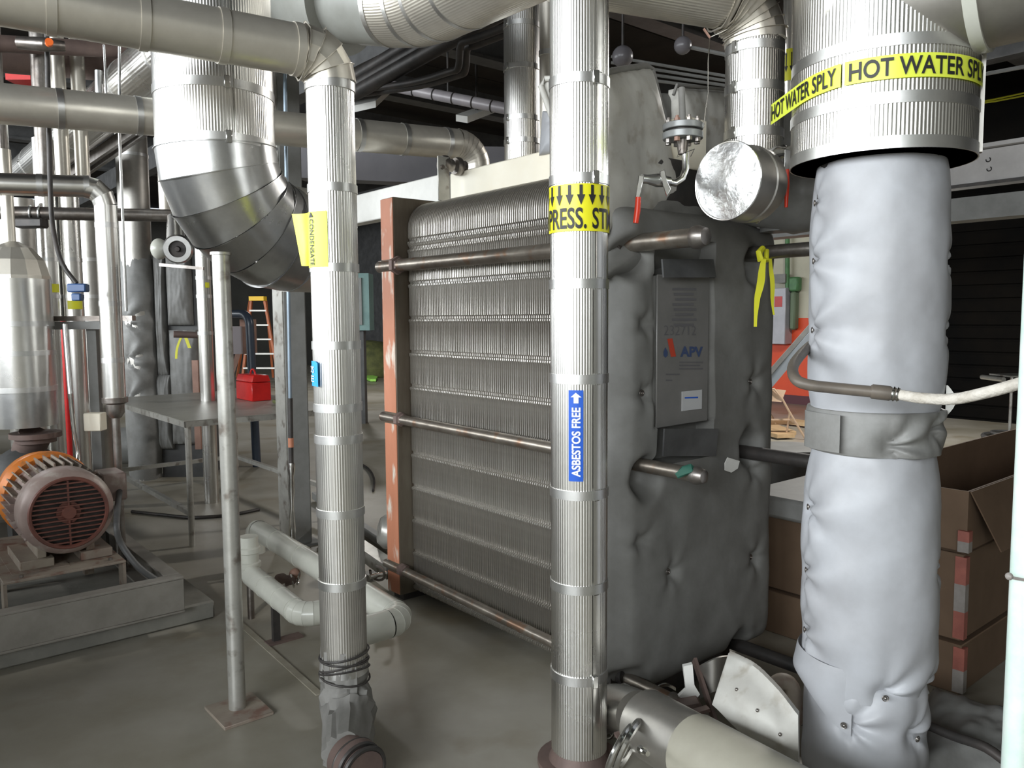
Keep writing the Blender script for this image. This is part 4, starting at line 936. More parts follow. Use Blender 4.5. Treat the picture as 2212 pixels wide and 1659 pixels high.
# steel beam at upper right
q0 = P(2035, 365, 7.4); q1 = P(2212, 352, 6.6)
def BM(px, py): 
    p = on_plane(px, py, q0, EV); return p
ba_, bb_ = BM(2000, 333), BM(2240, 307); bc_, bd_ = BM(2000, 408), BM(2240, 391)
h_ = abs(ba_.z-bc_.z)
db = ((ba_-q0).dot(DV), (bb_-q0).dot(DV))
gr = thing('steel_girder', 'long pale painted steel girder at upper right beyond the hot water main', 'girder', tuple(bc_))
Q0 = Vector((q0.x, q0.y, 0))
def GF(a, b, z): return Q0+EV*a+DV*b+Vector((0, 0, z))
zt_ = ba_.z; zb__ = bc_.z
GPAINT = M('pale girder paint', (0.55, 0.53, 0.52), (0.45, 0.43, 0.42), 0.5, 0, 3)
part(gr, 'web', MB().fbox(GF, 0, 0.03, -5, 5, zb__, zt_-0.04), GPAINT)
part(gr, 'flange', MB().fbox(GF, -0.08, 0.14, -5, 5, zt_-0.035, zt_), GPAINT)
part(gr, 'flange', MB().fbox(GF, -0.02, 0.14, -5, 5, zb__-0.03, zb__), DARK)
mk = MB()
for x, y in ((2135, 345), (2137, 365)): 
    p = BM(x, y); mk.torus(p-EV*0.004, EV, 0.018, 0.004, 12, 4, 0.5, 5.0)
part(gr, 'scribble', mk, BLK, 'two small curled marks')
be = [BM(2000, 434).z, BM(2000, 482).z]
solo('lower_girder', 'grimy grey beam running just under the pale girder at upper right', 'girder', MB().fbox(GF, 0.05, 0.3, -5, 5, be[1], be[0]), GREY)
dark_hall = struct('trim_2', MB().fbox(E, ER-1.2, ER-0.2, DB+0.5, DSW-0.2, zat(*P(2120, 300, 9.0).xy, 300), ZC), BLKW)  # added black box overhead, more of the hall's darkness as colour
yw = thing('yellow_line', 'pair of thin yellow lines strung from the hot water main to the right', 'line', tuple(P(2140, 215, 3.0)))
for dy in (0, 8): part(yw, 'line', MB().tube([P(2085, 226+dy*0.2, 2.9), P(2150, 214+dy*0.6, 3.0), P(2300, 182+dy, 3.2)], 0.003, n=6), YELR)
solo('conduit', 'thin grey conduit slanting across the dark upper right', 'conduit', MB().tube([P(2085, 168, 6.2), P(2300, 128, 5.4)], 0.014, n=8), GREY)
# orange wall things
def RW(px, py, off=0.03): return on_plane(px, py, E(ER-off, 0, 0), EV)
def rwb(mb, x0, y0, x1, y1, o0, o1):
    a = RW(x0, y1, o0); b = RW(x1, y0, o0); da, dbb = a.dot(DV), b.dot(DV)
    return mb.fbox(E, ER-o1, ER-o0, min(da, dbb), max(da, dbb), a.z, b.z)
pn = thing('electrical_panel', 'grey electrical disconnect box with a red notice on the cream and orange wall', 'electrical box', tuple(RW(1690, 745)))
part(pn, 'cabinet', rwb(MB(), 1662, 622, 1714, 742, 0.0, 0.25), M('light grey cabinet', (0.46, 0.46, 0.50), (0.38, 0.38, 0.42), 0.4, 0.1, 4), bevel=0.01)
part(pn, 'notice', rwb(MB(), 1673, 640, 1690, 663, 0.252, 0.256), REDP, 'red notice')
part(pn, 'conduit', MB().tube([RW(1701, 622, 0.12), RW(1701, 480, 0.12)], 0.04, n=10), GREEN, 'dark green conduit up the wall')
part(pn, 'switch_box', rwb(MB(), 1680, 592, 1706, 612, 0.05, 0.2), GREY)
gb = thing('green_junction', 'cluster of green pipe fittings right of the electrical box', 'fittings', tuple(RW(1722, 700)))
for y0, y1, x0, x1 in ((598, 630, 1712, 1734), (630, 712, 1714, 1728)): part(gb, 'fitting', rwb(MB(), x0, y0, x1, y1, 0.02, 0.18), GREEN if y0 < 620 else M('dull green grey', (0.14, 0.19, 0.12), None, 0.6), bevel=0.03)
pnl = thing('leaning_rail', 'grey and white sheet leaning diagonally in front of the orange wall', 'sheet', tuple(P(1652, 850, 9.0)))
part(pnl, 'rail', MB().bar(P(1632, 840, 9.2), P(1790, 660, 9.0), 0.06, 0.05), GREY)
part(pnl, 'sheet', MB().prism([P(1636, 842, 9.2), P(1758, 707, 9.0), P(1758, 730, 9.0), P(1660, 846, 9.2), P(1640, 862, 9.2)], (0, 0.03, 0)), M('pale blue grey sheet', (0.50, 0.56, 0.62), None, 0.4))
# chair
fcx, fcy = G(1700, 950).x, G(1700, 950).y
ch = thing('folding_chair', 'tan metal folding chair standing before the orange wall', 'chair', (fcx, fcy, 0))
D_ = fcy
def cp3(px, py, dd=0.0): return P(px, py, D_+dd)
part(ch, 'backrest', MB().slab(lambda u, v: cp3(1640+ (48+10*v)*u, 866-(26+0*u)*v+3*u*u, 0.03*math.sin(PI*u)), 8, 4, lambda u, v: (0, 0.02, 0)), TAN)
part(ch, 'frame_tube', MB().tube([cp3(1628, 960), cp3(1642, 870), cp3(1648, 842), cp3(1672, 840), cp3(1690, 862), cp3(1702, 884), cp3(1722, 918), cp3(1746, 958)], 0.014, n=8), TAN)
part(ch, 'leg', MB().tube([cp3(1706, 890, 0.1), cp3(1697, 950, 0.2)], 0.014, n=8), TAN)
part(ch, 'leg', MB().tube([cp3(1652, 875, 0.1), cp3(1676, 915, 0.2)], 0.014, n=8), TAN)
part(ch, 'seat', MB().prism([cp3(1646, 908, 0.1), cp3(1706, 908, 0.1), cp3(1718, 916, 0.25), cp3(1660, 918, 0.25)], (0, 0, 0.02)), TAN)
for k, (x0, y0, x1, y1) in enumerate(((1658, 918, 1700, 934), (1652, 928, 1698, 940), (1690, 906, 1752, 914))):
    g0_, g1_ = G(x0, y0+2, 0.05), G(x1, y1+2, 0.05)
    solo('pine_board', ['pale pine board lying flat beside the folding chair', 'second pine board lower under the chair', 'short pine board farther right on the floor'][k], 'board', MB().bar(g0_, g1_, 0.25, 0.05), WOOD, 'boards on the floor by the chair')
tb = thing('round_tarp_roll', 'flat grey rolled sheet behind the right tie rod', 'sheet', tuple(G(1705, 1000)))
part(tb, 'sheet', MB().lathe(P(1702, 980, 5.5), (0, 0, 1), [(0, 0.24), (0.02, 0.26), (0.05, 0.24), (0.06, 0.10), (0.05, 0.02)], 28), GREY)
part(tb, 'support', MB().lathe(Vector((P(1702, 980, 5.5).x, P(1702, 980, 5.5).y, 0)), (0, 0, 1), [(0, 0.15), (P(1702, 980, 5.5).z, 0.15)], 20), DARKP)
solo('hose_coil', 'dark ring of hose lying on the bright floor at far right', 'hose', MB().torus(G(2205, 945, 0.03), (0, 0, 1), 0.42, 0.025, 40, 6).torus(G(2212, 940, 0.07), (0.05, 0, 1), 0.36, 0.02, 40, 6), DARKP)
cbx = thing('clamp_stand', 'small pale metal tray end at the right edge above the hose', 'tray', tuple(P(2200, 835, 4.0)))
part(cbx, 'tray', MB().fbox(lambda a, b, z: P(2200, 812, 6.5)+Vector((a, b, z)), -0.06, 0.4, 0, 0.3, -0.012, 0.0), PAINT)
part(cbx, 'leg', MB().tube([P(2186, 815, 6.55), Vector((P(2186, 815, 6.55).x, 6.55, 0))], 0.012, n=8), PAINT)
part(cbx, 'roll', MB().lathe(P(2168, 820, 6.5), (0, 1, 0), [(0, 0.02), (0.3, 0.02)], 12), PAINT)

# ================================================================ bottom right: floor pipes and scrap
lp0 = P(1480, 1625, 2.42); lp1 = P(1800, 1800, 2.0)
fp = thing('low_main', 'pale jacketed pipe running low towards the camera at bottom right', 'pipe', (lp1.x, lp1.y, 0.1))
pa_ = P(1395, 1560, 2.66); pb_ = P(1700, 1740, 2.1)
pdv = (pb_-pa_).normalized()
part(fp, 'jacket', MB().tube([pa_, pa_.lerp(pb_, 0.42)], 0.112, n=36), ALUD)
part(fp, 'jacket', MB().tube([pa_.lerp(pb_, 0.40), pb_+pdv*0.6], 0.117, n=36), M('dull cream jacket', (0.40, 0.38, 0.31), (0.33, 0.31, 0.25), 0.45, 0, 3), 'cream plastic jacket length')
el0 = P(1318, 1555, 2.78)
part(fp, 'elbow', MB().tube(smooth([P(1215, 1590, 3.1), P(1275, 1545, 3.02), P(1330, 1530, 2.88), P(1380, 1548, 2.7)]), 0.088, n=32), ALU)
for k in range(3): part(fp, 'elbow_seam', MB().torus(P(1318+k*15, 1540-3*k, 2.9-0.02*k), (0.8, 0.15+0.1*k, -0.2), 0.09, 0.005, 30, 6), CHROME)
part(fp, 'clamp_ring', MB().torus(P(1356, 1612, 2.52), Vector((0.75, -0.45, -0.3)), 0.085, 0.014, 30, 8).torus(P(1340, 1620, 2.50), Vector((0.75, -0.45, -0.3)), 0.085, 0.010, 30, 8), CHROME)
part(fp, 'clamp_bolt', MB().lathe(P(1383, 1618, 2.36), (0.3, -0.9, 0.2), [(0, 0.012), (0.02, 0.012), (0.02, 0.008), (0.05, 0.008)], 8), CHROME)
part(fp, 'support', MB().fbox(lambda a, b, z: Vector((pb_.x, pb_.y, 0))+Vector((a, b, z)), -0.05, 0.05, -0.1, 0.1, 0, 0.06), DARK)
rb3 = thing('angle_brace', 'dark rusty angle iron bracing under the lower tie rods', 'brace', tuple(G(1520, 1560)))
part(rb3, 'bar', MB().bar(P(1500, 1425, 3.0), P(1545, 1560, 2.8), 0.012, 0.03), RUST)
part(rb3, 'bar', MB().bar(P(1330, 1590, 2.66), P(1530, 1530, 2.75), 0.03, 0.012), RUST)
part(rb3, 'block', MB().obox(P(1480, 1535, 2.8), (1, 0.3, 0), (0, 1, 0), (0, 0, 1), 0.12, 0.08, 0.07), RUST, bevel=0.01)
part(rb3, 'bracket', MB().prism([P(1476, 1440, 2.86), P(1496, 1435, 2.86), P(1500, 1480, 2.86), P(1512, 1500, 2.86), P(1496, 1522, 2.86), P(1466, 1505, 2.86), P(1482, 1490, 2.86)], (0, 0.02, 0)), WHITE, 'white bent bracket')
solo('white_foil_curl', 'small curl of white metal behind the lower tie rod', 'scrap', MB().slab(lambda u, v: P(1415+45*u, 1487-10*math.sin(PI*u)+6*v, 3.0), 10, 3, lambda u, v: (0, 0.004, 0.002)), CHROME)
sc1 = [P(1540, 1520, 2.62), P(1560, 1560, 2.6), P(1722, 1700, 2.35), P(1722, 1542, 2.45), P(1652, 1455, 2.6), P(1605, 1414, 2.72), P(1572, 1416, 2.74)]
def scrap(u, v):
    bl_ = P(1538, 1522, 2.62).lerp(P(1725, 1710, 2.30), u); tl = P(1573, 1412, 2.74).lerp(P(1724, 1545, 2.42), u)
    q = bl_.lerp(tl, v); n = noise.noise(Vector((u*4, v*3, 1.0)))
    bow = Vector((-0.3, -0.9, 0.2))*(0.02*n+0.03*math.sin(PI*v)*math.sin(PI*u))
    return q+bow+Vector((0, 0, 0.035*math.sin(PI*u)*v+0.002*noise.noise(Vector((u*40, v, 0)))*(1 if v > 0.9 else 0)))
scp = thing('insulation_scrap', 'off white torn insulation panel leaning upright at bottom right', 'insulation panel', tuple(P(1640, 1640, 2.5)))
part(scp, 'panel', MB().slab(scrap, 50, 24, lambda u, v: Vector((0.02, 0.045, -0.01))), FABL, sharp=70)
for u, v in ((0.22, 0.55), (0.5, 0.52), (0.78, 0.5)): part(scp, 'stitch_pin', MB().ball(scrap(u, v)+Vector((0, -0.004, 0)), 0.006, 8, 6), STEEL)
dk2 = thing('curled_sheathing', 'dull curled metal sheathing standing left of the insulation panel', 'sheathing', tuple(P(1540, 1470, 3.0)))
part(dk2, 'sheet', MB().slab(lambda u, v: P(1512+62*u, 1440-22*math.sin(u*1.6)+ (70)*v, 2.95-0.05*math.sin(PI*u)), 10, 6, lambda u, v: (0.0, 0.01, 0)), ALUD)
solo('pipe_bend', 'dusty salmon pipe bend behind the insulation panel', 'pipe', MB().tube(smooth([P(1668, 1500, 2.85), P(1676, 1478, 2.85), P(1695, 1472, 2.85), P(1712, 1492, 2.85), P(1716, 1560, 2.85)]), 0.03, n=18), BEIGE)
# dark mats and pipes on the floor at right
solo('fallen_blanket', 'dark grey blanket heap on the floor right of the column foot', 'blanket', pillow('', '', [G(1960, 1700, 0.05), G(2220, 1700, 0.05), G(2210, 1570, 0.10), G(2010, 1495, 0.12)], (0, 0, 1), 0.09, FAB3, 3.0), FAB3, sharp=70)
solo('black_cable', 'black cable end lying on the floor at bottom right', 'cable', MB().tube(smooth([G(1990, 1560, 0.2), G(2060, 1590, 0.2), G(2130, 1615, 0.22), G(2190, 1660, 0.2)]), 0.016, n=10), DARK)
solo('floor_conduit', 'dark conduit at floor level behind the insulation panel', 'conduit', MB().tube([P(1560, 1390, 3.9), P(1745, 1560, 3.0)], 0.03, n=14), DARKP)

# ================================================================ floor pipes in the middle
z_ = 0.25
A1 = G(550, 1140, z_+0.03); A2 = G(872, 1338, z_+0.03)
add_ = (A2-A1).normalized()
le = A2 - EV*0.235
def jpipe(name, label, pts, r, rb, group, jn, last, bandsn):
    return pipe(name, label, 'pipe', pts, r, PVC, rb=rb, gores=4, seam=0.0012, group=group, bands=bandsn, bmat=PVC, th=0.002, bw=0.012)
lpA = jpipe('low_return_pipe', 'longer cream jacketed low pipe bending left at its near end', [A1-Vector((0, 0, 0.16)), A1, A2, le], 0.062, 0.085, None, '', 0, [(1, [0.2, 0.4, 0.62, 0.8])])
part(lpA, 'pipe_flange', MB().lathe(le, -EV, [(0, 0.045), (0.02, 0.045), (0.02, 0.06), (0.05, 0.06), (0.055, 0.04), (0.1, 0.035)], 20), RUST, 'dark rusty flange on the open end')
B1 = G(545, 1244, z_+0.0); B2 = G(655, 1332, z_+0.0)
lpB = jpipe('low_return_pipe', 'shorter cream jacketed low pipe left of the condensate pipe', [B1+Vector((0, 0, 0.0)), B2, B2+EV*0.3], 0.055, 0.075, None, '', 0, [(0, [0.3, 0.6, 0.85])])
rs_ = thing('return_riser', 'short stacked pale fittings joining the two low pipes at their far ends', 'fitting', tuple(G(535, 1290, 0)))
part(rs_, 'riser', MB().lathe(Vector((B1.x-0.03, B1.y+0.05, B1.z-0.02)), (0, 0, 1), [(0, 0.05), (0.05, 0.05), (0.055, 0.06), (0.08, 0.06), (0.085, 0.05), (0.13, 0.05), (0.135, 0.06), (0.16, 0.06), (0.165, 0.05), (0.22, 0.05)], 22), PVC)
part(rs_, 'leg', MB().tube([(B1.x-0.03, B1.y+0.05, 0), (B1.x-0.03, B1.y+0.05, B1.z)], 0.018, n=10), STEEL)
st1 = G(597, 1388)
stn = thing('pipe_stand', 'small black channel stand under the shorter low pipe', 'stand', (st1.x, st1.y, 0))
part(stn, 'upright', MB().fbox(lambda a, b, z: st1+EV*a+DV*b+Vector((0, 0, z)), -0.018, 0.018, -0.012, 0.012, 0.012, z_-0.056), DARK)
part(stn, 'foot_plate', MB().fbox(lambda a, b, z: st1+EV*a+DV*b+Vector((0, 0, z)), -0.05, 0.13, -0.03, 0.03, 0, 0.012), RUST)
tv = thing('trap_valve', 'small rusty valve with a coiled wire between the two low pipes', 'valve', tuple(G(620, 1262, 0.15)))
part(tv, 'body', MB().lathe(G(600, 1248, 0.17), G(650, 1258, 0.2)-G(600, 1248, 0.17), [(0, 0.02), (0.05, 0.03), (0.08, 0.022), (0.13, 0.028), (0.17, 0.018)], 14), RUST)
part(tv, 'bonnet', MB().ball(G(637, 1240, 0.2), 0.032, 10, 8), COPPER)
part(tv, 'wire_coil', MB().torus(G(632, 1255, 0.18), (1, 0.3, 0.2), 0.035, 0.005, 20, 6).torus(G(645, 1250, 0.18), (1, 0.1, -0.2), 0.032, 0.005, 20, 6), CHROME)
part(tv, 'leg', MB().tube([G(620, 1262, 0.0), G(620, 1262, 0.17)], 0.012, n=8), RUST)
# pale rail and grey thing beyond condensate pipe
c1 = G(700, 1130, 0.12); c2 = G(850, 1235, 0.12)
solo('floor_channel', 'long pale channel lying towards the foot of the orange frame', 'channel', MB().bar(c1, c2, 0.09, 0.08), PAINT)
solo('floor_channel', 'second thinner pale channel parallel beside the wall side', 'channel', MB().bar(G(680, 1070, 0.05), G(842, 1180, 0.05), 0.05, 0.06), GREY)
gv = thing('end_bell', 'pale painted casting tucked behind the orange frame edge near the floor', 'casting', tuple(G(825, 1200)))
gvp = P(826, 1145, 4.95)
part(gv, 'casting', MB().lathe(gvp+Vector((-0.03, 0, 0)), (1, 0.3, -0.2), [(0, 0.03), (0.01, 0.08), (0.05, 0.11), (0.10, 0.115), (0.2, 0.115)], 24), PAINT)
part(gv, 'pedestal', MB().tube([Vector((gvp.x+0.08, gvp.y, 0)), Vector((gvp.x+0.08, gvp.y, gvp.z))], 0.05, n=12), PAINT)
fl = thing('bleed_fitting', 'small wire wrapped fitting beside the lower left tie rod nut', 'fitting', tuple(P(818, 1240, 4.3)))
part(fl, 'ring', MB().torus(P(815, 1238, 4.3), (0.4, 1, 0.3), 0.045, 0.008, 24, 6, 0, 5), STEEL)
part(fl, 'tube', MB().tube([P(800, 1246, 4.3), P(835, 1238, 4.35)], 0.014, n=10), CHROME)

# ================================================================ steel column and conduit
ib = G(650, 1178); D_ib = ib.y
stc = thing('steel_column', 'pale painted steel channel column half hidden behind the condensate pipe', 'column', (ib.x, ib.y, 0))
def IB(a, b, z): return Vector((ib.x, ib.y, 0))+EV*a+DV*b+Vector((0, 0, z))
part(stc, 'flange', MB().fbox(IB, -0.085, -0.075, -0.0, 0.16, 0, 4.9), PAINT, 'brighter side flange')  # paler than the other faces: light on this side put into the colour
part(stc, 'web', MB().fbox(IB, -0.075, 0.075, -0.01, 0.0, 0, 4.9), GREY)
part(stc, 'flange', MB().fbox(IB, 0.075, 0.085, -0.0, 0.16, 0, 4.9), GREY)
part(stc, 'base_plate', MB().fbox(IB, -0.14, 0.14, -0.06, 0.22, 0, 0.015), GREY)
cnd = thing('drop_conduit', 'thin conduit beside the steel column, blue grey above and black below with fittings', 'conduit', tuple(G(632, 1180)))
def ct(py): p = P(618+ (py-330)*0.0165, py, 5.0); return p
part(cnd, 'upper_tube', MB().tube([ct(-60), ct(860)], 0.012, n=12), M('blue grey conduit', (0.30, 0.38, 0.46), (0.22, 0.27, 0.32), 0.35, 0.4, 4), 'blue grey length')
part(cnd, 'lower_tube', MB().tube([ct(860), ct(1000)], 0.016, n=12), DARK, 'black length')
part(cnd, 'ring', MB().tube([ct(946), ct(966)], 0.018, n=12), OR1, 'orange ring')
part(cnd, 'fittings', MB().tube([ct(1000), ct(1012), ct(1030), ct(1060), ct(1090), ct(1130), ct(1150), ct(1200)], [0.02, 0.026, 0.016, 0.02, 0.012, 0.02, 0.024, 0.012], n=12), CHROME)
# ================================================================ pump on its pad, left
pc = G(465, 1335)
def PD(a, b, z): return Vector((pc.x, pc.y, 0))+EV*a+DV*b+Vector((0, 0, z))
pad = thing('concrete_plinth', 'low concrete pad under the pump frame at lower left', 'plinth', PD(-1, 1, 0))
part(pad, 'slab', MB().fbox(PD, -2.3, 0.0, 0.0, 2.4, 0, 0.10), CONC, bevel=0.01)
fr0 = G(400, 1322, 0.1)
fa, fb2 = (fr0-pc).dot(EV), (fr0-pc).dot(DV)
fh = zat(fr0.x, fr0.y, 1245)
pf = thing('pump_skid', 'grey steel channel frame round the pump on the concrete pad', 'frame', PD(-1, 1, 0.1))
def PFm(a0, a1, b0, b1, hor):
    mb = MB().fbox(PD, a0, a1, b0, b1, 0.1, 0.112).fbox(PD, a0, a1, b0, b1, fh-0.012, fh)
    if hor: mb.fbox(PD, a0, a1, b0+0.002, b0+0.012, 0.112, fh-0.012)
    else: mb.fbox(PD, a1-0.012, a1-0.002, b0, b1, 0.112, fh-0.012)
    return mb
part(pf, 'channel', PFm(-2.2, fa, fb2, fb2+0.075, True), CONC if False else M('dusty grey skid paint', (0.30, 0.28, 0.25), (0.22, 0.205, 0.18), 0.55, 0.0, 5), bevel=0.002)
part(pf, 'channel', PFm(fa-0.075, fa, fb2+0.076, fb2+2.0, False), MATS['dusty grey skid paint'], bevel=0.002)
part(pf, 'channel', PFm(-2.2, fa-0.08, fb2+1.92, fb2+2.0, True), MATS['dusty grey skid paint'])
# motor
mc = P(150, 1108, 3.9); mr_ = 0.215; mx_ = DV
mo = thing('pump_motor', 'large electric motor with slotted round fan cover and orange coupling end on a steel base', 'motor', (mc.x, mc.y, fh))
def MO(r, u, s, z): pass
part(mo, 'fan_cover', MB().lathe(mc, mx_, [(0.0, mr_*0.80), (0.004, mr_*0.84), (0.02, mr_*0.95), (0.05, mr_), (0.16, mr_), (0.17, mr_*0.97), (0.18, mr_*0.92)], 48, cap=False), MOTOR, sharp=50)
part(mo, 'cover_back', MB().lathe(mc+mx_*0.04, mx_, [(0, mr_*0.82), (0.01, mr_*0.82)], 32), DARK)
gs = part(mo, 'grille', MB().torus(mc+mx_*0.003, mx_, mr_*0.80, 0.010, 44, 6).lathe(mc-mx_*0.004, mx_, [(0, 0.03), (0.008, 0.035), (0.02, 0.035)], 20).lathe(mc+mx_*0.016, mx_, [(0, 0.055), (0.006, 0.055)], 24), MRED)
for k in range(14):
    z = -mr_*0.74+mr_*1.48*(k+0.5)/14; hw_ = math.sqrt((mr_*0.8)**2-z*z)
    part(gs, 'louvre', MB().obox(mc+mx_*0.006+Vector((0, 0, z)), EV, mx_, (0, 0, 1), hw_*2, 0.012, 0.007), MRED)
for s_ in (-1, 1): part(gs, 'grille_rib', MB().obox(mc+mx_*0.01+Vector((0, 0, s_*mr_*0.4)), EV, mx_, (0, 0, 1), 0.008, 0.012, mr_*0.76), MRED)
part(mo, 'body', MB().lathe(mc+mx_*0.17, mx_, [(0, mr_*0.86), (0.36, mr_*0.86)], 40), MOTOR)
for k in range(34):
    a = 2*PI*k/34
    if abs(math.sin(a)) < 0.2 and False: continue
    d = EV*math.cos(a)+Vector((0, 0, 1))*math.sin(a)
    part(mo, 'cooling_fin', MB().obox(mc+mx_*0.35+d*(mr_*0.95), mx_, d, d.cross(mx_), 0.32, mr_*0.22, 0.007), BEIGE if d.z > 0.3 else MOTOR)  # upward fins get the paler beige, light on them put in as colour
part(mo, 'bell_housing', MB().lathe(mc+mx_*0.53, mx_, [(0, mr_*0.98), (0.03, mr_*1.10), (0.07, mr_*1.10), (0.075, mr_*1.04), (0.2, mr_*1.02), (0.24, mr_*0.92), (0.28, mr_*0.80)], 44), MOR, 'bright orange housing')
part(mo, 'coupling_ring', MB().lathe(mc+mx_*0.81, mx_, [(0, mr_*0.80), (0.02, mr_*0.88), (0.06, mr_*0.88), (0.065, mr_*0.7), (0.08, mr_*0.7), (0.085, mr_*0.82), (0.13, mr_*0.82), (0.14, mr_*0.6)], 40), DARKP)
jb = mc+mx_*0.30+EV*(mr_+0.045)+Vector((0, 0, 0.06))
part(mo, 'terminal_box', MB().obox(jb, mx_, EV, (0, 0, 1), 0.2, 0.12, 0.15), MOTOR, bevel=0.008)
bz = mc.z-mr_-0.02
for s_ in (-1, 1):
    part(mo, 'mounting_foot', MB().fbox(lambda a, b, z: Vector((mc.x, mc.y, 0))+EV*a+DV*b+Vector((0, 0, z)), *sorted((s_*0.06, s_*0.21)), 0.10, 0.5, bz-0.045, bz+0.0).fbox(lambda a, b, z: Vector((mc.x, mc.y, 0))+EV*a+DV*b+Vector((0, 0, z)), *sorted((s_*0.09, s_*0.13)), 0.12, 0.48, bz, bz+0.10), BEIGE, bevel=0.003)
def MBs(a, b, z): return Vector((mc.x, mc.y, 0))+EV*a+DV*b+Vector((0, 0, z))
bpl = thing('steel_pedestal', 'dusty folded steel base plate carrying the orange ended motor', 'base', MBs(0, 0.3, 0.112))
part(bpl, 'top_plate', MB().fbox(MBs, -0.30, 0.24, -0.04, 0.9, bz-0.058, bz-0.046), BEIGE, bevel=0.002)
for a in (-0.30, 0.225): part(bpl, 'leg', MB().fbox(MBs, a, a+0.015, -0.03, 0.06, 0.115, bz-0.058), BEIGE)
for a in (-0.26, 0.19): part(bpl, 'leg', MB().fbox(MBs, a, a+0.05, 0.7, 0.76, 0.115, bz-0.058), BEIGE)
part(bpl, 'shim', MB().fbox(MBs, -0.25, 0.0, 0.06, 0.6, bz-0.046, bz-0.045+0.002), BEIGE)
for a, b in ((-0.22, 0.0), (0.18, 0.02)): part(bpl, 'bolt', MB().lathe(MBs(a, b, bz-0.046), (0, 0, 1), [(0, 0.01), (0.012, 0.01)], 6), STEEL)
# pump volute and pipe behind motor, to tank
vc = mc+mx_*1.0
pv = thing('pump_casing', 'dark grimy pump casing behind the orange motor end, under the aluminium vessel', 'pump', (vc.x, vc.y, 0.1))
part(pv, 'volute', MB().lathe(vc, mx_, [(0, 0.10), (0.03, 0.16), (0.08, 0.2), (0.2, 0.2), (0.25, 0.14), (0.45, 0.11)], 36), DARKP)
tk = P(38, 700, 4.75)
part(pv, 'discharge', MB().tube(smooth([vc+mx_*0.14, vc+mx_*0.14+Vector((0, 0, 0.15)), Vector((tk.x+0.07, tk.y, 0.92))]), [0.09]*9, n=22), RUST)
part(pv, 'flange', MB().lathe(Vector((tk.x+0.07, tk.y, zat(tk.x, tk.y, 955))), (0, 0, 1), [(0, 0.11), (0.03, 0.11), (0.03, 0.14), (0.06, 0.14)], 26), RUST)
part(pv, 'suction_pipe', MB().tube([vc+mx_*0.3, vc+mx_*0.3-EV*1.2+Vector((0, 0, 0.12))], 0.13, n=26), ALUD)
part(pv, 'pedestal', MB().fbox(lambda a, b, z: Vector((vc.x, vc.y, 0))+EV*a+DV*b+Vector((0, 0, z)), -0.12, 0.12, 0, 0.2, 0.1, vc.z-0.15), DARKP)
pc2 = smooth([G(240, 1080, 0.5), G(255, 1130, 0.42), G(272, 1190, 0.3), G(330, 1270, 0.2)])
solo('motor_cable', 'thick black cable drooping from the motor terminal box to the skid', 'cable', MB().tube(smooth([jb+EV*0.05, P(252, 1130, 3.95), P(262, 1175, 3.95), P(300, 1225, 3.95), P(352, 1262, 4.0)]), 0.016, n=10), DARKP)
# aluminium vessel
tkr = 0.188
def zt2(py): return zat(tk.x, tk.y-tkr, py)
tank = thing('aluminium_vessel', 'aluminium clad domed vessel at the left edge above the pump', 'vessel', (tk.x, tk.y, zt2(925)))
zt_s = [zt2(928), zt2(845), zt2(765), zt2(700), zt2(600)]
for i in range(4): part(tank, 'shell', MB().tube([(tk.x, tk.y, zt_s[i]), (tk.x, tk.y, zt_s[i+1])], tkr*(1 if i % 2 else 0.988), n=44), ALU if i else GALV)
ztop = zt2(515); dome = [(0, tkr), (0.02, tkr*1.0), ((ztop-zt_s[4])*0.5, tkr*0.86), ((ztop-zt_s[4])*0.82, tkr*0.55), ((ztop-zt_s[4])*0.97, tkr*0.22), (ztop-zt_s[4], 0.03)]
part(tank, 'dome', MB().lathe((tk.x, tk.y, zt_s[4]), (0, 0, 1), dome, 14), ALUW, 'segmented domed top', sharp=15)
for z in zt_s[1:4]: band(tank, (tk.x, tk.y, z), (0, 0, 1), tkr, 0.03, BAND)
part(tank, 'top_pipe', MB().tube([(tk.x-0.02, tk.y, ztop-0.03), (tk.x-0.02, tk.y, 2.6)], 0.035, n=16), ALUW)
# pipe with elbow at left (horizontal then down)
g1 = P(-60, 396, 4.35); g2 = P(226, 404, 4.62); gz0 = zat(g2.x, g2.y, 858)
lpp = pipe('bright_down_pipe', 'smooth bright pipe coming from the left and turning down beside the grey duct', 'pipe', [g1, g2, Vector((g2.x, g2.y, gz0))], 0.060, ALU, rb=0.10, gores=3, seam=0.001, bands=[(0, [0.18, 0.5, 0.86]), (1, [0.18, 0.55, 0.82])], th=0.002, sep=True)
lp2 = part(lpp, 'lower_fitting', MB().lathe((g2.x, g2.y, gz0-0.12), (0, 0, 1), [(0, 0.03), (0.03, 0.05), (0.08, 0.05), (0.09, 0.07), (0.12, 0.07)], 20), STEEL)
stp = MB().tube([(g2.x, g2.y, 0), (g2.x, g2.y, gz0-0.1)], 0.022, n=12); part(lpp, 'support_leg', stp, STEEL)
# dark horizontal pipe
dpz = [P(-80, 458, 5.1), P(385, 466, 5.5)]
dpp = thing('dark_header_pipe', 'dark bare pipe with hangers running left below the bright pipe elbow', 'pipe', tuple(dpz[1]))
part(dpp, 'pipe', MB().tube(dpz, 0.042, n=18), STEEL)
for t in (0.3, 0.34): c = dpz[0].lerp(dpz[1], t); part(dpp, 'clamp', MB().torus(c, dpz[1]-dpz[0], 0.045, 0.008, 20, 6), GALV)
part(dpp, 'motor_block', MB().obox(dpz[0].lerp(dpz[1], 0.32)+Vector((0, -0.05, -0.07)), (1, 0, 0), (0, 1, 0), (0, 0, 1), 0.18, 0.09, 0.06), DARK, bevel=0.01)
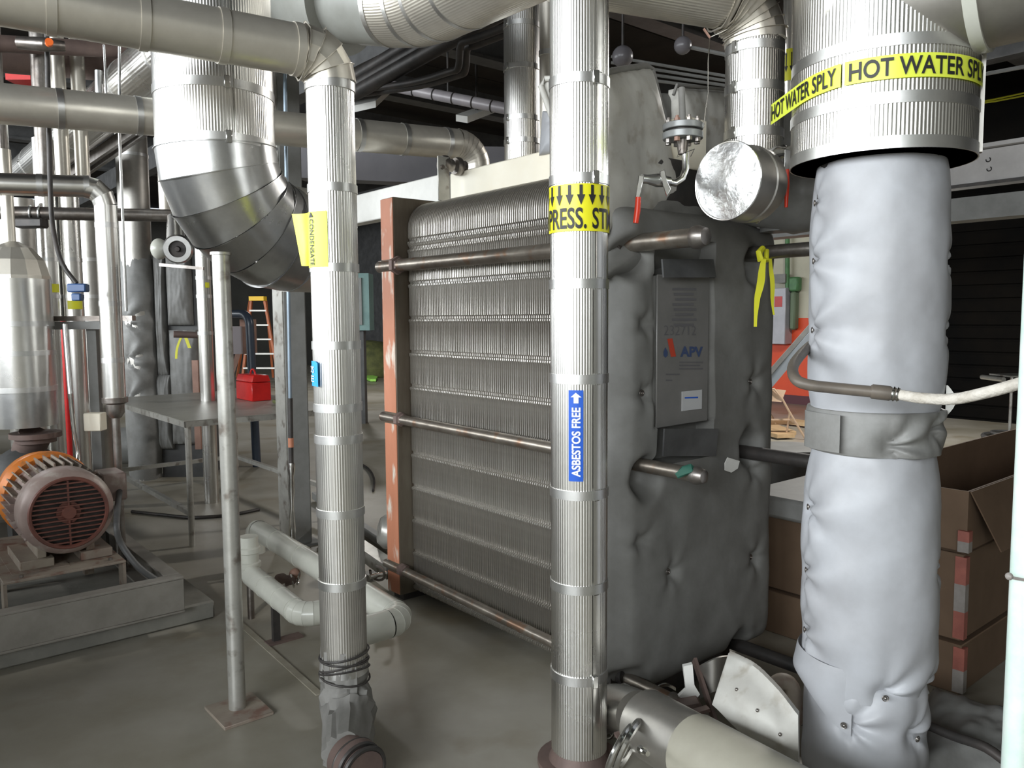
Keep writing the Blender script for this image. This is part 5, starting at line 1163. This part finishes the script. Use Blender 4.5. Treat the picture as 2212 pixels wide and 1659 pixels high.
# valve with round face
vf = P(384, 538, 5.3)
vv = thing('round_valve', 'grey valve with a round flanged face turned to the camera under the dark pipe', 'valve', tuple(vf))
vd = Vector((0.25, -1, -0.1)).normalized()
part(vv, 'flange_face', MB().lathe(vf, -vd, [(-0.02, 0.055), (-0.02, 0.085), (0.0, 0.095), (0.04, 0.095), (0.05, 0.07), (0.14, 0.06)], 30, cap=False), GALV)
part(vv, 'core', MB().lathe(vf+vd*0.0, -vd, [(0, 0.055), (0.02, 0.055)], 24).lathe(vf+vd*0.03, -vd, [(0, 0.015), (0.03, 0.02)], 10), DARK)
part(vv, 'side_bulb', MB().ball(P(344, 538, 5.35), 0.07, 18, 12, (0.75, 1, 1)), PVC)
part(vv, 'neck', MB().tube([P(378, 468, 5.45), P(380, 520, 5.4)], [0.05, 0.06], n=20), ALU)
part(vv, 'cross_bar', MB().bar(P(345, 572, 5.25), P(440, 580, 5.25), 0.02, 0.02), STEEL)
# cable with blue connector
pcb = thing('black_cable', 'black cable dropping from above and curving to a blue plug at left', 'cable', tuple(P(165, 615, 4.3)))
part(pcb, 'cable', MB().tube(smooth([P(98, -40, 4.2), P(102, 120, 4.2), P(106, 300, 4.25), P(110, 440, 4.25), P(118, 510, 4.28), P(135, 570, 4.3), P(165, 612, 4.3)]), 0.0125, n=10), DARK)
part(pcb, 'plug', MB().obox(P(169, 622, 4.3), (1, 0, 0), (0, 1, 0), (0, 0, 1), 0.10, 0.05, 0.045).obox(P(168, 642, 4.3), (1, 0, 0), (0, 1, 0), (0, 0, 1), 0.05, 0.045, 0.04), BLUEP, 'blue plug', bevel=0.006)
# thin rods
for i, (x0, y0, x1, y1, D, lb) in enumerate(((258, 280, 273, 672, 4.5, 'thin vertical hanger rod in front of the tall grey duct'),)):
    solo('hanger_rod', lb, 'rod', MB().tube([P(x0, -200, D), P(x0, y0, D), P(x1, y1, D)], 0.008, n=8), GALV)
# strut rack at left
def bx2(px0, py0, px1, py1, D, dd): 
    a = P(px0, py1, D); b = P(px1, py0, D); return MB().hexa([Vector((a.x, D, a.z)), Vector((b.x, D, a.z)), Vector((b.x, D+dd, a.z)), Vector((a.x, D+dd, a.z)), Vector((a.x, D, b.z)), Vector((b.x, D, b.z)), Vector((b.x, D+dd, b.z)), Vector((a.x, D+dd, b.z))])
rack = thing('strut_rack', 'dull steel strut frame standing behind the aluminium vessel', 'rack', tuple(P(180, 900, 4.75)))
part(rack, 'rail', bx2(105, 682, 285, 694, 4.95, 0.05), STEEL)
part(rack, 'rail', bx2(108, 694, 215, 712, 4.95, 0.05), GREY)
for x0, x1 in ((186, 205),):
    q = P((x0+x1)/2, 700, 5.0); part(rack, 'upright', MB().fbox(lambda a, b, z: Vector((q.x, q.y, 0))+Vector((a, b, z)), -0.03, 0.03, 0, 0.04, 0.1, q.z), GREY)
jbx = thing('cream_box', 'small cream junction box on the strut upright left of the table', 'junction box', tuple(P(195, 930, 4.8)))
part(jbx, 'box', bx2(181, 893, 216, 932, 4.83, 0.08), CREAM, bevel=0.005)
part(jbx, 'conduit', MB().tube(smooth([P(152, 850, 4.75), P(160, 930, 4.75), P(168, 980, 4.75), P(165, 1002, 4.72), P(140, 1004, 4.68)]), 0.014, n=10), CHROME)
part(jbx, 'upper_conduit', MB().tube([P(140, 700, 4.8), P(148, 800, 4.78), P(153, 860, 4.76)], 0.016, n=10), GALV)
solo('red_pipe', 'thin red pipe standing in the pipe cluster left of the bright down pipe', 'pipe', MB().tube([P(136, 690, 5.6), Vector((P(136, 690, 5.6).x, 5.6, 0))], 0.018, n=10), REDP)
# bright risers at far left
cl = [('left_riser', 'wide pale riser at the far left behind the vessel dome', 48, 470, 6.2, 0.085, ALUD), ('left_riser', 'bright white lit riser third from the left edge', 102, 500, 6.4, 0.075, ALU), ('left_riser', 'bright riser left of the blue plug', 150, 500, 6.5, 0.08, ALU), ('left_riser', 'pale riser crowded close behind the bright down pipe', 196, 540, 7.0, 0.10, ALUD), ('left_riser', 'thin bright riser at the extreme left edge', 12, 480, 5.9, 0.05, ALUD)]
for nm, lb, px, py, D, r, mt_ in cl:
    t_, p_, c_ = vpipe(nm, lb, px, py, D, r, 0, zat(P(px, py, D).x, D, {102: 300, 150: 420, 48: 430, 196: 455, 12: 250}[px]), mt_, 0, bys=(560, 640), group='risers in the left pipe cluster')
    if px in (102, 150):
        y_ = 632 if px == 102 else 668
        part(t_, 'yellow_label', MB().grid(lambda u, v: c_.pt(-0.5+1.4*u, zat(p_.x, p_.y, y_)+(zat(p_.x, p_.y, y_-18)-zat(p_.x, p_.y, y_))*v, r+0.004), 8, 1), YELR, 'small yellow label', fix=False)
# tall grey duct, insulated tank block
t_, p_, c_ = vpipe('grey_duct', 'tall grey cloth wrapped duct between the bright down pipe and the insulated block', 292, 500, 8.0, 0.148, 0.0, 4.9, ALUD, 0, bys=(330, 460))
part(t_, 'cloth_wrap', blanket(Cyl(p_.x, p_.y), 0.0, zat(p_.x, p_.y, 560), 0.16, [(-0.9, 1.6, 2), (-0.9, 1.2, 2), (-1.0, 0.8, 2)], 21.0, 60, na=48, fold=0.02), FAB3, 'wrinkled grey cloth over its lower half', fix=False, sharp=80)
ins = thing('insulated_block', 'grey quilted heat exchanger block standing behind the table', 'heat exchanger', tuple(G(365, 950)))
D7 = 8.0
def IN(a, b, z): return Vector((P(333, 600, D7).x, D7, 0))+Vector((a, b, z))
zi1 = P(340, 550, D7).z
for a0_, a1_, zz0, zz1 in ((0.0, 0.10, 1.05, zi1), (0.12, 0.36, 1.55, zi1+0.02), (0.12, 0.40, 0.35, 1.50), (-0.02, 0.12, 0.3, 1.05)):
    part(ins, 'quilt', pillow('', '', [IN(a0_, 0, zz0), IN(a1_, 0, zz0), IN(a1_, 0, zz1), IN(a0_, 0, zz1)], (0, -1, 0), 0.05, FAB3, a0_*9+zz0), FAB3, sharp=70)
part(ins, 'body', MB().hexa([IN(-0.02, 0.05, 0), IN(0.42, 0.05, 0), IN(0.42, 0.5, 0), IN(-0.02, 0.5, 0), IN(-0.02, 0.05, zi1), IN(0.42, 0.05, zi1), IN(0.42, 0.5, zi1), IN(-0.02, 0.5, zi1)]), DARKP)
part(ins, 'edge_frame', MB().hexa([IN(0.36, -0.05, 0.3), IN(0.42, -0.05, 0.3), IN(0.42, 0.05, 0.3), IN(0.36, 0.05, 0.3), IN(0.36, -0.05, 1.2), IN(0.42, -0.05, 1.2), IN(0.42, 0.05, 1.2), IN(0.36, 0.05, 1.2)]), COPPER, 'salmon painted frame edge')
part(ins, 'tie_rod', MB().tube([P(375, 722, 7.1), P(432, 724, 7.2)], 0.03, n=10), RUST)
rb4 = thing('yellow_ribbon', 'small yellow ribbon tied on the far insulated block', 'ribbon', tuple(P(395, 770, 7.0)))
part(rb4, 'tail', MB().slab(lambda u, v: P(388-10*v-3*math.sin(PI*v)+5*u, 730+45*v, 6.95), 1, 6, lambda u, v: (0, 0.004, 0)), YELR)
part(rb4, 'tail', MB().slab(lambda u, v: P(398+8*v+7*u, 730+22*v, 6.95), 1, 4, lambda u, v: (0, 0.004, 0)), YELR)
t_, p_, c_ = vpipe('banded_riser', 'banded aluminium riser with a tiny yellow tag left of the steel post', 443, 700, 6.9, 0.062, 0.0, 4.95, ALU, 0, bys=(600, 640, 720))
part(t_, 'yellow_tag', MB().grid(lambda u, v: c_.pt(0.2+0.6*u, zat(p_.x, p_.y, 622)+0.045*v, 0.0655), 4, 1), YELR, 'tiny yellow tag', fix=False)
vpipe('upper_riser', 'narrow riser just left of the wide elbow duct', 352, 300, 5.8, 0.045, 2.35, 4.95, ALUW, 0, bys=(200,))
# diagonal duct
dd0 = P(340, 138, 5.0); dd1 = P(60, 372, 8.0)
dg = thing('slanting_duct', 'ribbed pale duct receding diagonally at upper left', 'duct', tuple(dd1))
dv_ = dd1-dd0
for i in range(7):
    a = dd0-dv_*0.25+dv_*1.3*(i/7); b = dd0-dv_*0.25+dv_*1.3*((i+1)/7)
    part(dg, 'jacket', MB().tube([a, b], 0.165*(1 if i % 2 else 0.985), n=200, prof=flute(0.165, 50, 0.0015)), ALU, sharp=60)
    band(dg, b, dv_, 0.165, 0.03, BAND, Vector((0, -1, 0)))
solo('cable_tray', 'pale ladder cable tray hung under the slanting duct', 'tray', MB().bar(P(330, 250, 5.6), P(120, 395, 7.6), 0.03, 0.09).bar(P(350, 262, 5.6), P(150, 400, 7.6), 0.03, 0.04), STEEL)
# rusty pipes at upper left
for i, (x0, y0, x1, y1, D0, D1, r) in enumerate(((-40, 122, 262, 150, 5.2, 5.9, 0.09), (-40, 92, 320, 112, 4.9, 5.6, 0.05))):
    solo('rusty_pipe', ['fat reddish brown pipe under the tarnished horizontal pipe at upper left', 'thin reddish brown pipe behind the fat one at upper left'][i], 'pipe', MB().tube([P(x0, y0, D0)-(P(x1, y1, D1)-P(x0, y0, D0))*0.1, P(x1, y1, D1)], r, n=22), RUST)
cv = thing('control_valve', 'small valve cluster with an orange cap at upper left', 'valve', tuple(P(110, 110, 4.0)))
part(cv, 'orange_cap', MB().lathe(P(106, 94, 4.0), (0.6, -1, 0), [(0, 0.018), (0.03, 0.018)], 14), M('orange plastic cap', (0.85, 0.15, 0.02), None, 0.4))
part(cv, 'body', MB().tube([P(40, 92, 4.1), P(96, 96, 4.1), P(140, 100, 4.15)], [0.03, 0.035, 0.025], n=14), STEEL)
part(cv, 'actuator', MB().lathe(P(215, 200, 4.6), (0, 0, 1), [(-0.16, 0.03), (-0.04, 0.05), (-0.03, 0.025), (0.12, 0.02)], 14).lathe(P(228, 170, 4.5), (0, 0, 1), [(-0.1, 0.006), (0.18, 0.006)], 8), GALV)
rsn = thing('red_sign_box', 'dark red box with pale top edge at the far upper left', 'box', tuple(P(35, 170, 7.0)))
part(rsn, 'box', bx2(12, 138, 64, 172, 7.0, 0.3), REDP)
part(rsn, 'top', bx2(14, 118, 66, 138, 7.02, 0.3), WGRN)
for i, (px, py, D, r, mt_, lb) in enumerate(((86, 160, 5.2, 0.05, STEEL, 'mottled grey pipe stub behind the red box'), (125, 160, 5.4, 0.045, ALUW, 'tan pipe stub right of the black cable'), (168, 160, 5.5, 0.045, ALUW, 'tan pipe stub nearest the slanting duct'), (3, 300, 5.0, 0.03, STEEL, 'dark pipe at the very left edge'))):
    q = P(px, py, D); solo('pipe_stub', lb, 'pipe', MB().tube([(q.x, q.y, zat(q.x, q.y, 400)), (q.x, q.y, 4.95)], r, n=16), mt_, 'pipe stubs at upper left')
# table
tf = G(398, 910, 0.9)
zT2 = 0.9
def TB(a, b, z): return Vector((tf.x, tf.y, 0))+EV*a+DV*b+Vector((0, 0, z))
tl_ = (G(268, 858, zT2)-tf).dot(DV); tw_ = 1.25
tbl = thing('steel_table', 'grey steel work table with pipe legs behind the steel post', 'table', TB(0.6, 0.8, 0))
part(tbl, 'tabletop', MB().fbox(TB, 0, tw_, 0, tl_, zT2-0.006, zT2), M('dusty table top', (0.34, 0.33, 0.29), (0.26, 0.25, 0.22), 0.4, 0.2, 3), bevel=0.001)
part(tbl, 'apron', MB().fbox(TB, 0, tw_, 0, 0.01, zT2-0.045, zT2-0.006).fbox(TB, 0, 0.01, 0, tl_, zT2-0.045, zT2-0.006).fbox(TB, 0, tw_, tl_-0.01, tl_, zT2-0.045, zT2-0.006), PAINT)
for a, b in ((0.03, 0.03), (tw_-0.1, 0.03), (0.03, tl_-0.05), (tw_-0.1, tl_-0.05)):
    part(tbl, 'leg', MB().tube([TB(a, b, 0), TB(a, b, zT2-0.01)], 0.022, n=14), PAINT)
zs_ = 0.24
for a0_, a1_, b0_2, b1_2 in ((0.03, 0.03, 0.03, tl_-0.05), (tw_-0.1, tw_-0.1, 0.03, tl_-0.05), (0.03, tw_-0.1, tl_-0.05, tl_-0.05)):
    part(tbl, 'stretcher', MB().bar(TB(a0_, b0_2, zs_), TB(a1_, b1_2, zs_), 0.035, 0.035), PAINT)
# toolbox
tbp = G(545, 868, zT2)
def TX(a, b, z): return Vector((tbp.x, tbp.y, zT2))+EV*a+DV*b+Vector((0, 0, z))
bxr = thing('red_toolbox', 'red metal toolbox with a hoop handle on the table', 'toolbox', TX(0, 0, 0))
ztb = zat(tbp.x, tbp.y, 812)-zT2
part(bxr, 'box', MB().fbox(TX, 0, 0.17, 0, 0.36, 0.001, ztb*0.72), REDP, bevel=0.006)
part(bxr, 'lid', MB().hexa([TX(0, 0, ztb*0.74), TX(0.17, 0, ztb*0.74), TX(0.17, 0.36, ztb*0.74), TX(0, 0.36, ztb*0.74), TX(0.02, 0, ztb), TX(0.15, 0, ztb), TX(0.15, 0.36, ztb), TX(0.02, 0.36, ztb)]), REDP, bevel=0.004)
part(bxr, 'handle', MB().torus(TX(0.085, 0.18, ztb-0.01), EV, 0.055, 0.008, 16, 6, 0-PI/2, PI/2, ref=(0, 0, 1)), REDP)
solo('cable_heap', 'small dark heap of cable on the right end of the table', 'cable', MB().torus(G(608, 868, zT2+0.02), (0.1, 0, 1), 0.06, 0.015, 20, 6).torus(G(612, 866, zT2+0.05), (-0.1, 0.1, 1), 0.05, 0.013, 20, 6), OLIVE)
# things behind the table: blue pipe, ladder, cart
bpp = P(540, 740, 8.6)
bl_ = thing('navy_pipe', 'dark navy plastic pipe elbow standing behind the red toolbox', 'pipe', (bpp.x, bpp.y, 0))
sgb = fillet([P(470, 678, 8.9), Vector((bpp.x, bpp.y, zat(bpp.x, bpp.y, 678))), Vector((bpp.x+0.03, bpp.y, 0.0))], 0.12)
part(bl_, 'pipe', MB().tube([q for k, s_ in sgb for q in s_], 0.045, n=20), NAVY)
ct_ = thing('grey_cabinet', 'grey box with salmon edge behind the steel post, beside the ladder', 'cabinet', tuple(G(500, 850)))
part(ct_, 'body', bx2(480, 705, 520, 765, 9.0, 0.4), M('mauve grey metal', (0.34, 0.30, 0.31), None, 0.5))
part(ct_, 'edge', bx2(520, 690, 532, 765, 9.05, 0.35), COPPER)
part(ct_, 'leg', MB().hexa([P(486, 845, 9.0), P(494, 845, 9.0), P(494, 845, 9.1), P(486, 845, 9.1), P(508, 765, 9.0), P(520, 765, 9.0), P(520, 765, 9.1), P(508, 765, 9.1)]), COPPER)
LD = 13.6
ldr = thing('step_ladder', 'orange fibreglass step ladder with yellow cap far behind the steel post', 'ladder', tuple(P(570, 830, LD)))
lbz0 = G(600, 838)
LD = lbz0.y
def lp(px, py, dd=0): return P(px, py, LD+dd)
part(ldr, 'cap', MB().obox(lp(557, 645), (1, 0, 0), (0, 1, 0), (0, 0, 1), 0.34, 0.25, 0.1), LYEL)
part(ldr, 'rail', MB().bar(lp(543, 650), lp(522, 838), 0.10, 0.05), FIBR)
part(ldr, 'rail', MB().bar(lp(572, 650), lp(606, 838), 0.10, 0.05), FIBR)
part(ldr, 'rear_rail', MB().bar(lp(540, 650, 0.1), lp(512, 815, 1.0), 0.05, 0.04), FIBR)
part(ldr, 'rear_rail', MB().bar(lp(575, 650, 0.1), lp(590, 815, 1.0), 0.05, 0.04), FIBR)
for k in range(5):
    y = 671+k*31; f_ = (y-650)/188
    part(ldr, 'step', MB().bar(lp(543-21*f_, y), lp(572+34*f_, y), 0.12, 0.035), WHITE)
# stacked clutter beyond
tcb = thing('teal_cabinet', 'pale teal framed cabinet on the far wall between the pipe and the orange frame', 'cabinet', tuple(G(775, 790)))
part(tcb, 'frame', bx2(748, 590, 796, 714, 12.0, 0.4), TEAL)
part(tcb, 'panel', bx2(752, 600, 780, 702, 11.97, 0.02), GREY)
part(tcb, 'leg', MB().hexa([Vector((q.x, 12.1, z)) + Vector((dx, dy, 0)) for z in (0, P(775, 714, 12).z) for q in (P(768, 714, 12),) for dx, dy in ((0, 0), (0.5*0.2, 0), (0.1, 0.2), (0, 0.2))]), DARKP)
gm = G(800, 812)
solo('green_heap', 'dark olive tarpaulin heap on the floor beyond the orange frame', 'tarpaulin', MB().lathe((gm.x, gm.y, 0), (0, 0, 1), [(0, 0.9), (0.25, 0.95), (0.7, 0.7), (0.95, 0.4), (1.0, 0.05)], 20), OLIVE)
solo('lime_rag', 'bright lime rag on the floor in front of the olive heap', 'rag', MB().prism([G(785, 818, 0.02), G(800, 824, 0.02), G(812, 824, 0.02), G(816, 818, 0.02), G(800, 814, 0.02)], (0, 0, 0.06)), LIME)
solo('white_litter', 'white and yellow litter on the far floor beyond the orange frame', 'litter', MB().prism([G(765, 836, 0.01), G(776, 829, 0.01), G(790, 834, 0.01), G(782, 838, 0.01)], (0, 0, 0.08)), WHITE)
wd = MB().fbox(E, -2.5, 1.5, DF-1.2, DF-0.6, 0, 2.4)
for i, (e_0, e_1, h__) in enumerate(((-5.5, -3.2, 2.2), (-2.6, -0.6, 2.8), (0.0, 1.8, 2.1), (2.6, 4.6, 2.5))):
    solo('storage_cabinet', ['dark storage cabinet at the far wall, leftmost', 'tall dark storage cabinet at the far wall behind the ladder', 'lower dark cabinet at the far wall behind the steel column', 'dark cabinet at the far wall behind the teal cabinet'][i], 'cabinet', MB().fbox(E, e_0, e_1, DF-1.3, DF-0.4, 0, h__).fbox(E, e_0-0.03, e_1+0.03, DF-1.35, DF-0.35, h__, h__+0.05), DARKP, 'dark cabinets along the far wall', bevel=0.01)
# floor cables
solo('floor_cable', 'thin black cable curving on the floor near the orange frame', 'cable', MB().tube(smooth([G(765, 995, 0.015), G(795, 1012, 0.015), G(808, 1035, 0.015), G(806, 1060, 0.015)]), 0.012, n=8), DARK)
solo('floor_cable', 'dark cable lying on the floor under the table', 'cable', MB().tube(smooth([G(285, 1105, 0.015), G(350, 1112, 0.015), G(420, 1118, 0.015), G(500, 1112, 0.015), G(560, 1100, 0.015)]), 0.014, n=8), DARK)
solo('low_grey_tank', 'long low grey tank lying on the floor behind the table', 'tank', MB().lathe(P(290, 962, 8.6), Vector((0.98, 0.2, 0)), [(-0.5, 0.1), (-0.45, 0.2), (1.0, 0.2), (1.05, 0.1)], 30), GREY)

# ================================================================ ceiling structure and services
for k in range(9):
    a = 1.5+k*2.0
    solo('roof_joist', ['dark steel roof joist spanning overhead'][0], 'joist', MB().fbox(E, EL, ER, a, a+0.12, 4.62, 4.9).fbox(E, EL, ER, a-0.06, a+0.18, 4.58, 4.62), DARKP, 'dark joists under the ceiling')
for i, (e_, z__) in enumerate(((4.2, 4.2), (9.5, 4.3))):
    solo('roof_girder', ['dark deep girder running away under the ceiling, above the exchanger', 'dark deep girder running away under the ceiling, at right'][i], 'girder', MB().fbox(E, e_, e_+0.2, 0.5, DF, z__, 4.58), DARKP)
sprk = thing('sprinkler_pipe', 'pale insulated overhead pipe with black bands beyond the fluted riser', 'pipe', tuple(P(1090, 235, 8.0)))
s0, s1 = P(735, 164, 8.6), P(1230, 262, 7.6)
LPV = M('mauve grey jacket', (0.36, 0.33, 0.34), (0.28, 0.26, 0.27), 0.4, 0.1, 4)
part(sprk, 'jacket', MB().tube([s0, s1], 0.055, n=18), LPV)
for t in (0.35, 0.44, 0.525, 0.61, 0.69, 0.78): part(sprk, 'black_band', MB().torus(s0.lerp(s1, t), s1-s0, 0.055, 0.008, 18, 6), DARK)
part(sprk, 'hanger', MB().tube([s0.lerp(s1, 0.5), s0.lerp(s1, 0.5)+Vector((0, 0, ZC-s0.lerp(s1, 0.5).z))], 0.01, n=6), DARK)
for i, (x0, y0, x1, y1, D0, D1, r) in enumerate(((760, 205, 1095, 18, 6.8, 5.2, 0.06), (760, 190, 1095, -5, 6.8, 5.2, 0.05), (752, 175, 1095, -30, 7.0, 5.3, 0.05))):
    solo('dark_conduit_run', ['lowest of the dark overhead conduits behind the mitred main', 'middle dark overhead conduit behind the mitred main', 'upper dark overhead conduit behind the mitred main'][i], 'conduit', MB().tube([P(x0, y0, D0), P(x1, y1, D1)], r, n=12), DARK, 'dark overhead conduits')
cdd = P(1000, 110, 5.6)
solo('conduit_drop', 'dark conduits bending down under the overhead run', 'conduit', MB().tube(smooth([P(1095, 70, 5.2), P(1030, 95, 5.4), P(1008, 105, 5.5), P(1004, 150, 5.6), P(985, 162, 5.7), P(900, 185, 6.2), P(760, 205, 7.0)]), 0.03, n=12).tube(smooth([P(1095, 58, 5.1), P(1024, 84, 5.3), P(996, 95, 5.4), P(990, 145, 5.5), P(970, 155, 5.6), P(890, 178, 6.1), P(760, 197, 6.9)]), 0.025, n=12), DARK)
for i, pts in enumerate((((755, 245), (800, 205), (842, 203), (812, 232)), ((985, 262), (1050, 238), (1072, 242), (1010, 266)))):
    q = [P(x, y, 10.0+0.6*(j in (1, 2))) for j, (x, y) in enumerate(pts)]
    f_ = thing('ceiling_light', ['unlit pale ceiling light fitting seen just right of the condensate pipe elbow', 'slim unlit ceiling light fitting near the fluted riser'][i], 'light', tuple(q[0]), 'unlit ceiling lights')
    part(f_, 'housing', MB().prism(q, (0, 0, 0.08)), WHITE)
    part(f_, 'stem', MB().tube([(q[0]+q[2])/2+Vector((0, 0, 0.08)), Vector(((q[0].x+q[2].x)/2, (q[0].y+q[2].y)/2, ZC))], 0.02, n=6), DARK)
q0_, q1_ = P(700, 350, 8.5), P(1110, 400, 8.0)
solo('grey_beam', 'plain grey beam crossing behind the white bar end', 'beam', MB().bar(P(650, 352, 9.0), P(1100, 365, 7.6), 0.2, 0.36, side=(0, 1, 0)), M('mauve grey beam paint', (0.14, 0.13, 0.14), (0.11, 0.105, 0.115), 0.5, 0, 2))
for i, (x, y) in enumerate(((1345, 122), (1475, 98))):
    c = P(x, y, 7.0)
    h = thing('pendant_lamp', ['dark globe lamp partly hidden right of the steam pipe', 'dark globe lamp hanging left of the thin wire'][i], 'lamp', tuple(c), 'unlit globe lamps')
    part(h, 'globe', MB().ball(c, 0.075 if i else 0.09, 18, 12), M('dim glass globe', (0.16, 0.15, 0.16), None, 0.3))
    part(h, 'stem', MB().tube([c, Vector((c.x, c.y, ZC))], 0.012, n=6), DARK)
solo('overhead_cable', 'grey overhead cable running from the globe lamp to the right', 'cable', MB().tube([P(1482, 100, 7.0), P(1600, 125, 7.0)], 0.018, n=6), GREY)
for i in range(4):
    solo('overhead_conduit', ['highest of four thin conduits left of the elbowed riser', 'second of four thin conduits left of the elbowed riser', 'third of four thin conduits left of the elbowed riser', 'lowest of four thin conduits left of the elbowed riser'][i], 'conduit', MB().tube([P(1320, 122+i*13, 7.4), P(1590, 168+i*10, 7.4)], 0.014, n=6), GREY, 'thin conduits left of the elbowed riser')
print('objects', len(bpy.data.objects), 'tris', sum(len(m.polygons) for m in bpy.data.meshes))

# ================================================================ unseen vessels added left of the frame to shade the lower room from the windows
for i, (b0_3, b1_3) in enumerate(((2.5, 4.9), (5.6, 8.6), (9.4, 12.6))):
    zc_3 = 1.02; rr_3 = 0.70; cx_3 = -1.75
    t = thing('storage_vessel', ['nearest of the long grey horizontal vessels on saddles left of the pump', 'middle one of the long grey horizontal vessels on saddles', 'farthest of the long grey horizontal vessels on saddles'][i], 'vessel', E(cx_3, (b0_3+b1_3)/2, 0), 'horizontal vessels along the window wall')
    L3 = b1_3-b0_3
    part(t, 'shell', MB().lathe(E(cx_3, b0_3, zc_3), DV, [(0, 0.2), (0.06, 0.55), (0.2, rr_3), (L3-0.2, rr_3), (L3-0.06, 0.55), (L3, 0.2)], 36), GREY)
    for f_3 in (0.2, 0.8): part(t, 'saddle', MB().fbox(E, cx_3-0.55, cx_3+0.55, b0_3+L3*f_3-0.08, b0_3+L3*f_3+0.08, 0, 0.62), DARKP)

# lamps added to brighten the floor: one hidden behind the hot water main, one beyond the grey beam
for i, (e_4, d_4) in enumerate(((8.3, 3.8), (7.8, 14.6))):
    c = E(e_4, d_4, 4.35)
    t = thing('high_bay_lamp', ['lit high bay lamp hanging behind the hot water main', 'lit high bay lamp hanging far off behind the grey beam'][i], 'lamp', c, 'high bay lamps')
    part(t, 'shade', MB().lathe(c, (0, 0, 1), [(0.0, 0.30), (0.10, 0.24), (0.22, 0.12), (0.34, 0.08)], 28, cap=False), GREY)
    part(t, 'stem', MB().tube([c+Vector((0, 0, 0.3)), c+Vector((0, 0, 0.65))], 0.015, n=8), DARK)
    l = bpy.data.lights.new('lamp_glow', 'AREA'); l.shape = 'DISK'; l.size = 0.5; l.energy = (300, 130)[i]; l.color = (1.0, 0.97, 0.92)
    o = bpy.data.objects.new('lamp_glow', l); C.objects.link(o); o.parent = t; o.location = (0, 0, 0.02)

solo('grout_strip', 'faint raised grout strip on the floor between the steel post and the condensate pipe', 'strip', MB().bar(G(500, 1330, 0.004), G(690, 1500, 0.004), 0.03, 0.006), M('pale grout', (0.27, 0.245, 0.185), (0.36, 0.33, 0.27), 0.5, 0, 8))
solo('grip_rod', 'small upright bent rod on the floor by the plinth', 'rod', MB().tube([G(358, 1240, 0.0), G(358, 1240, 0.11), G(350, 1240, 0.16)], 0.008, n=8), GALV)
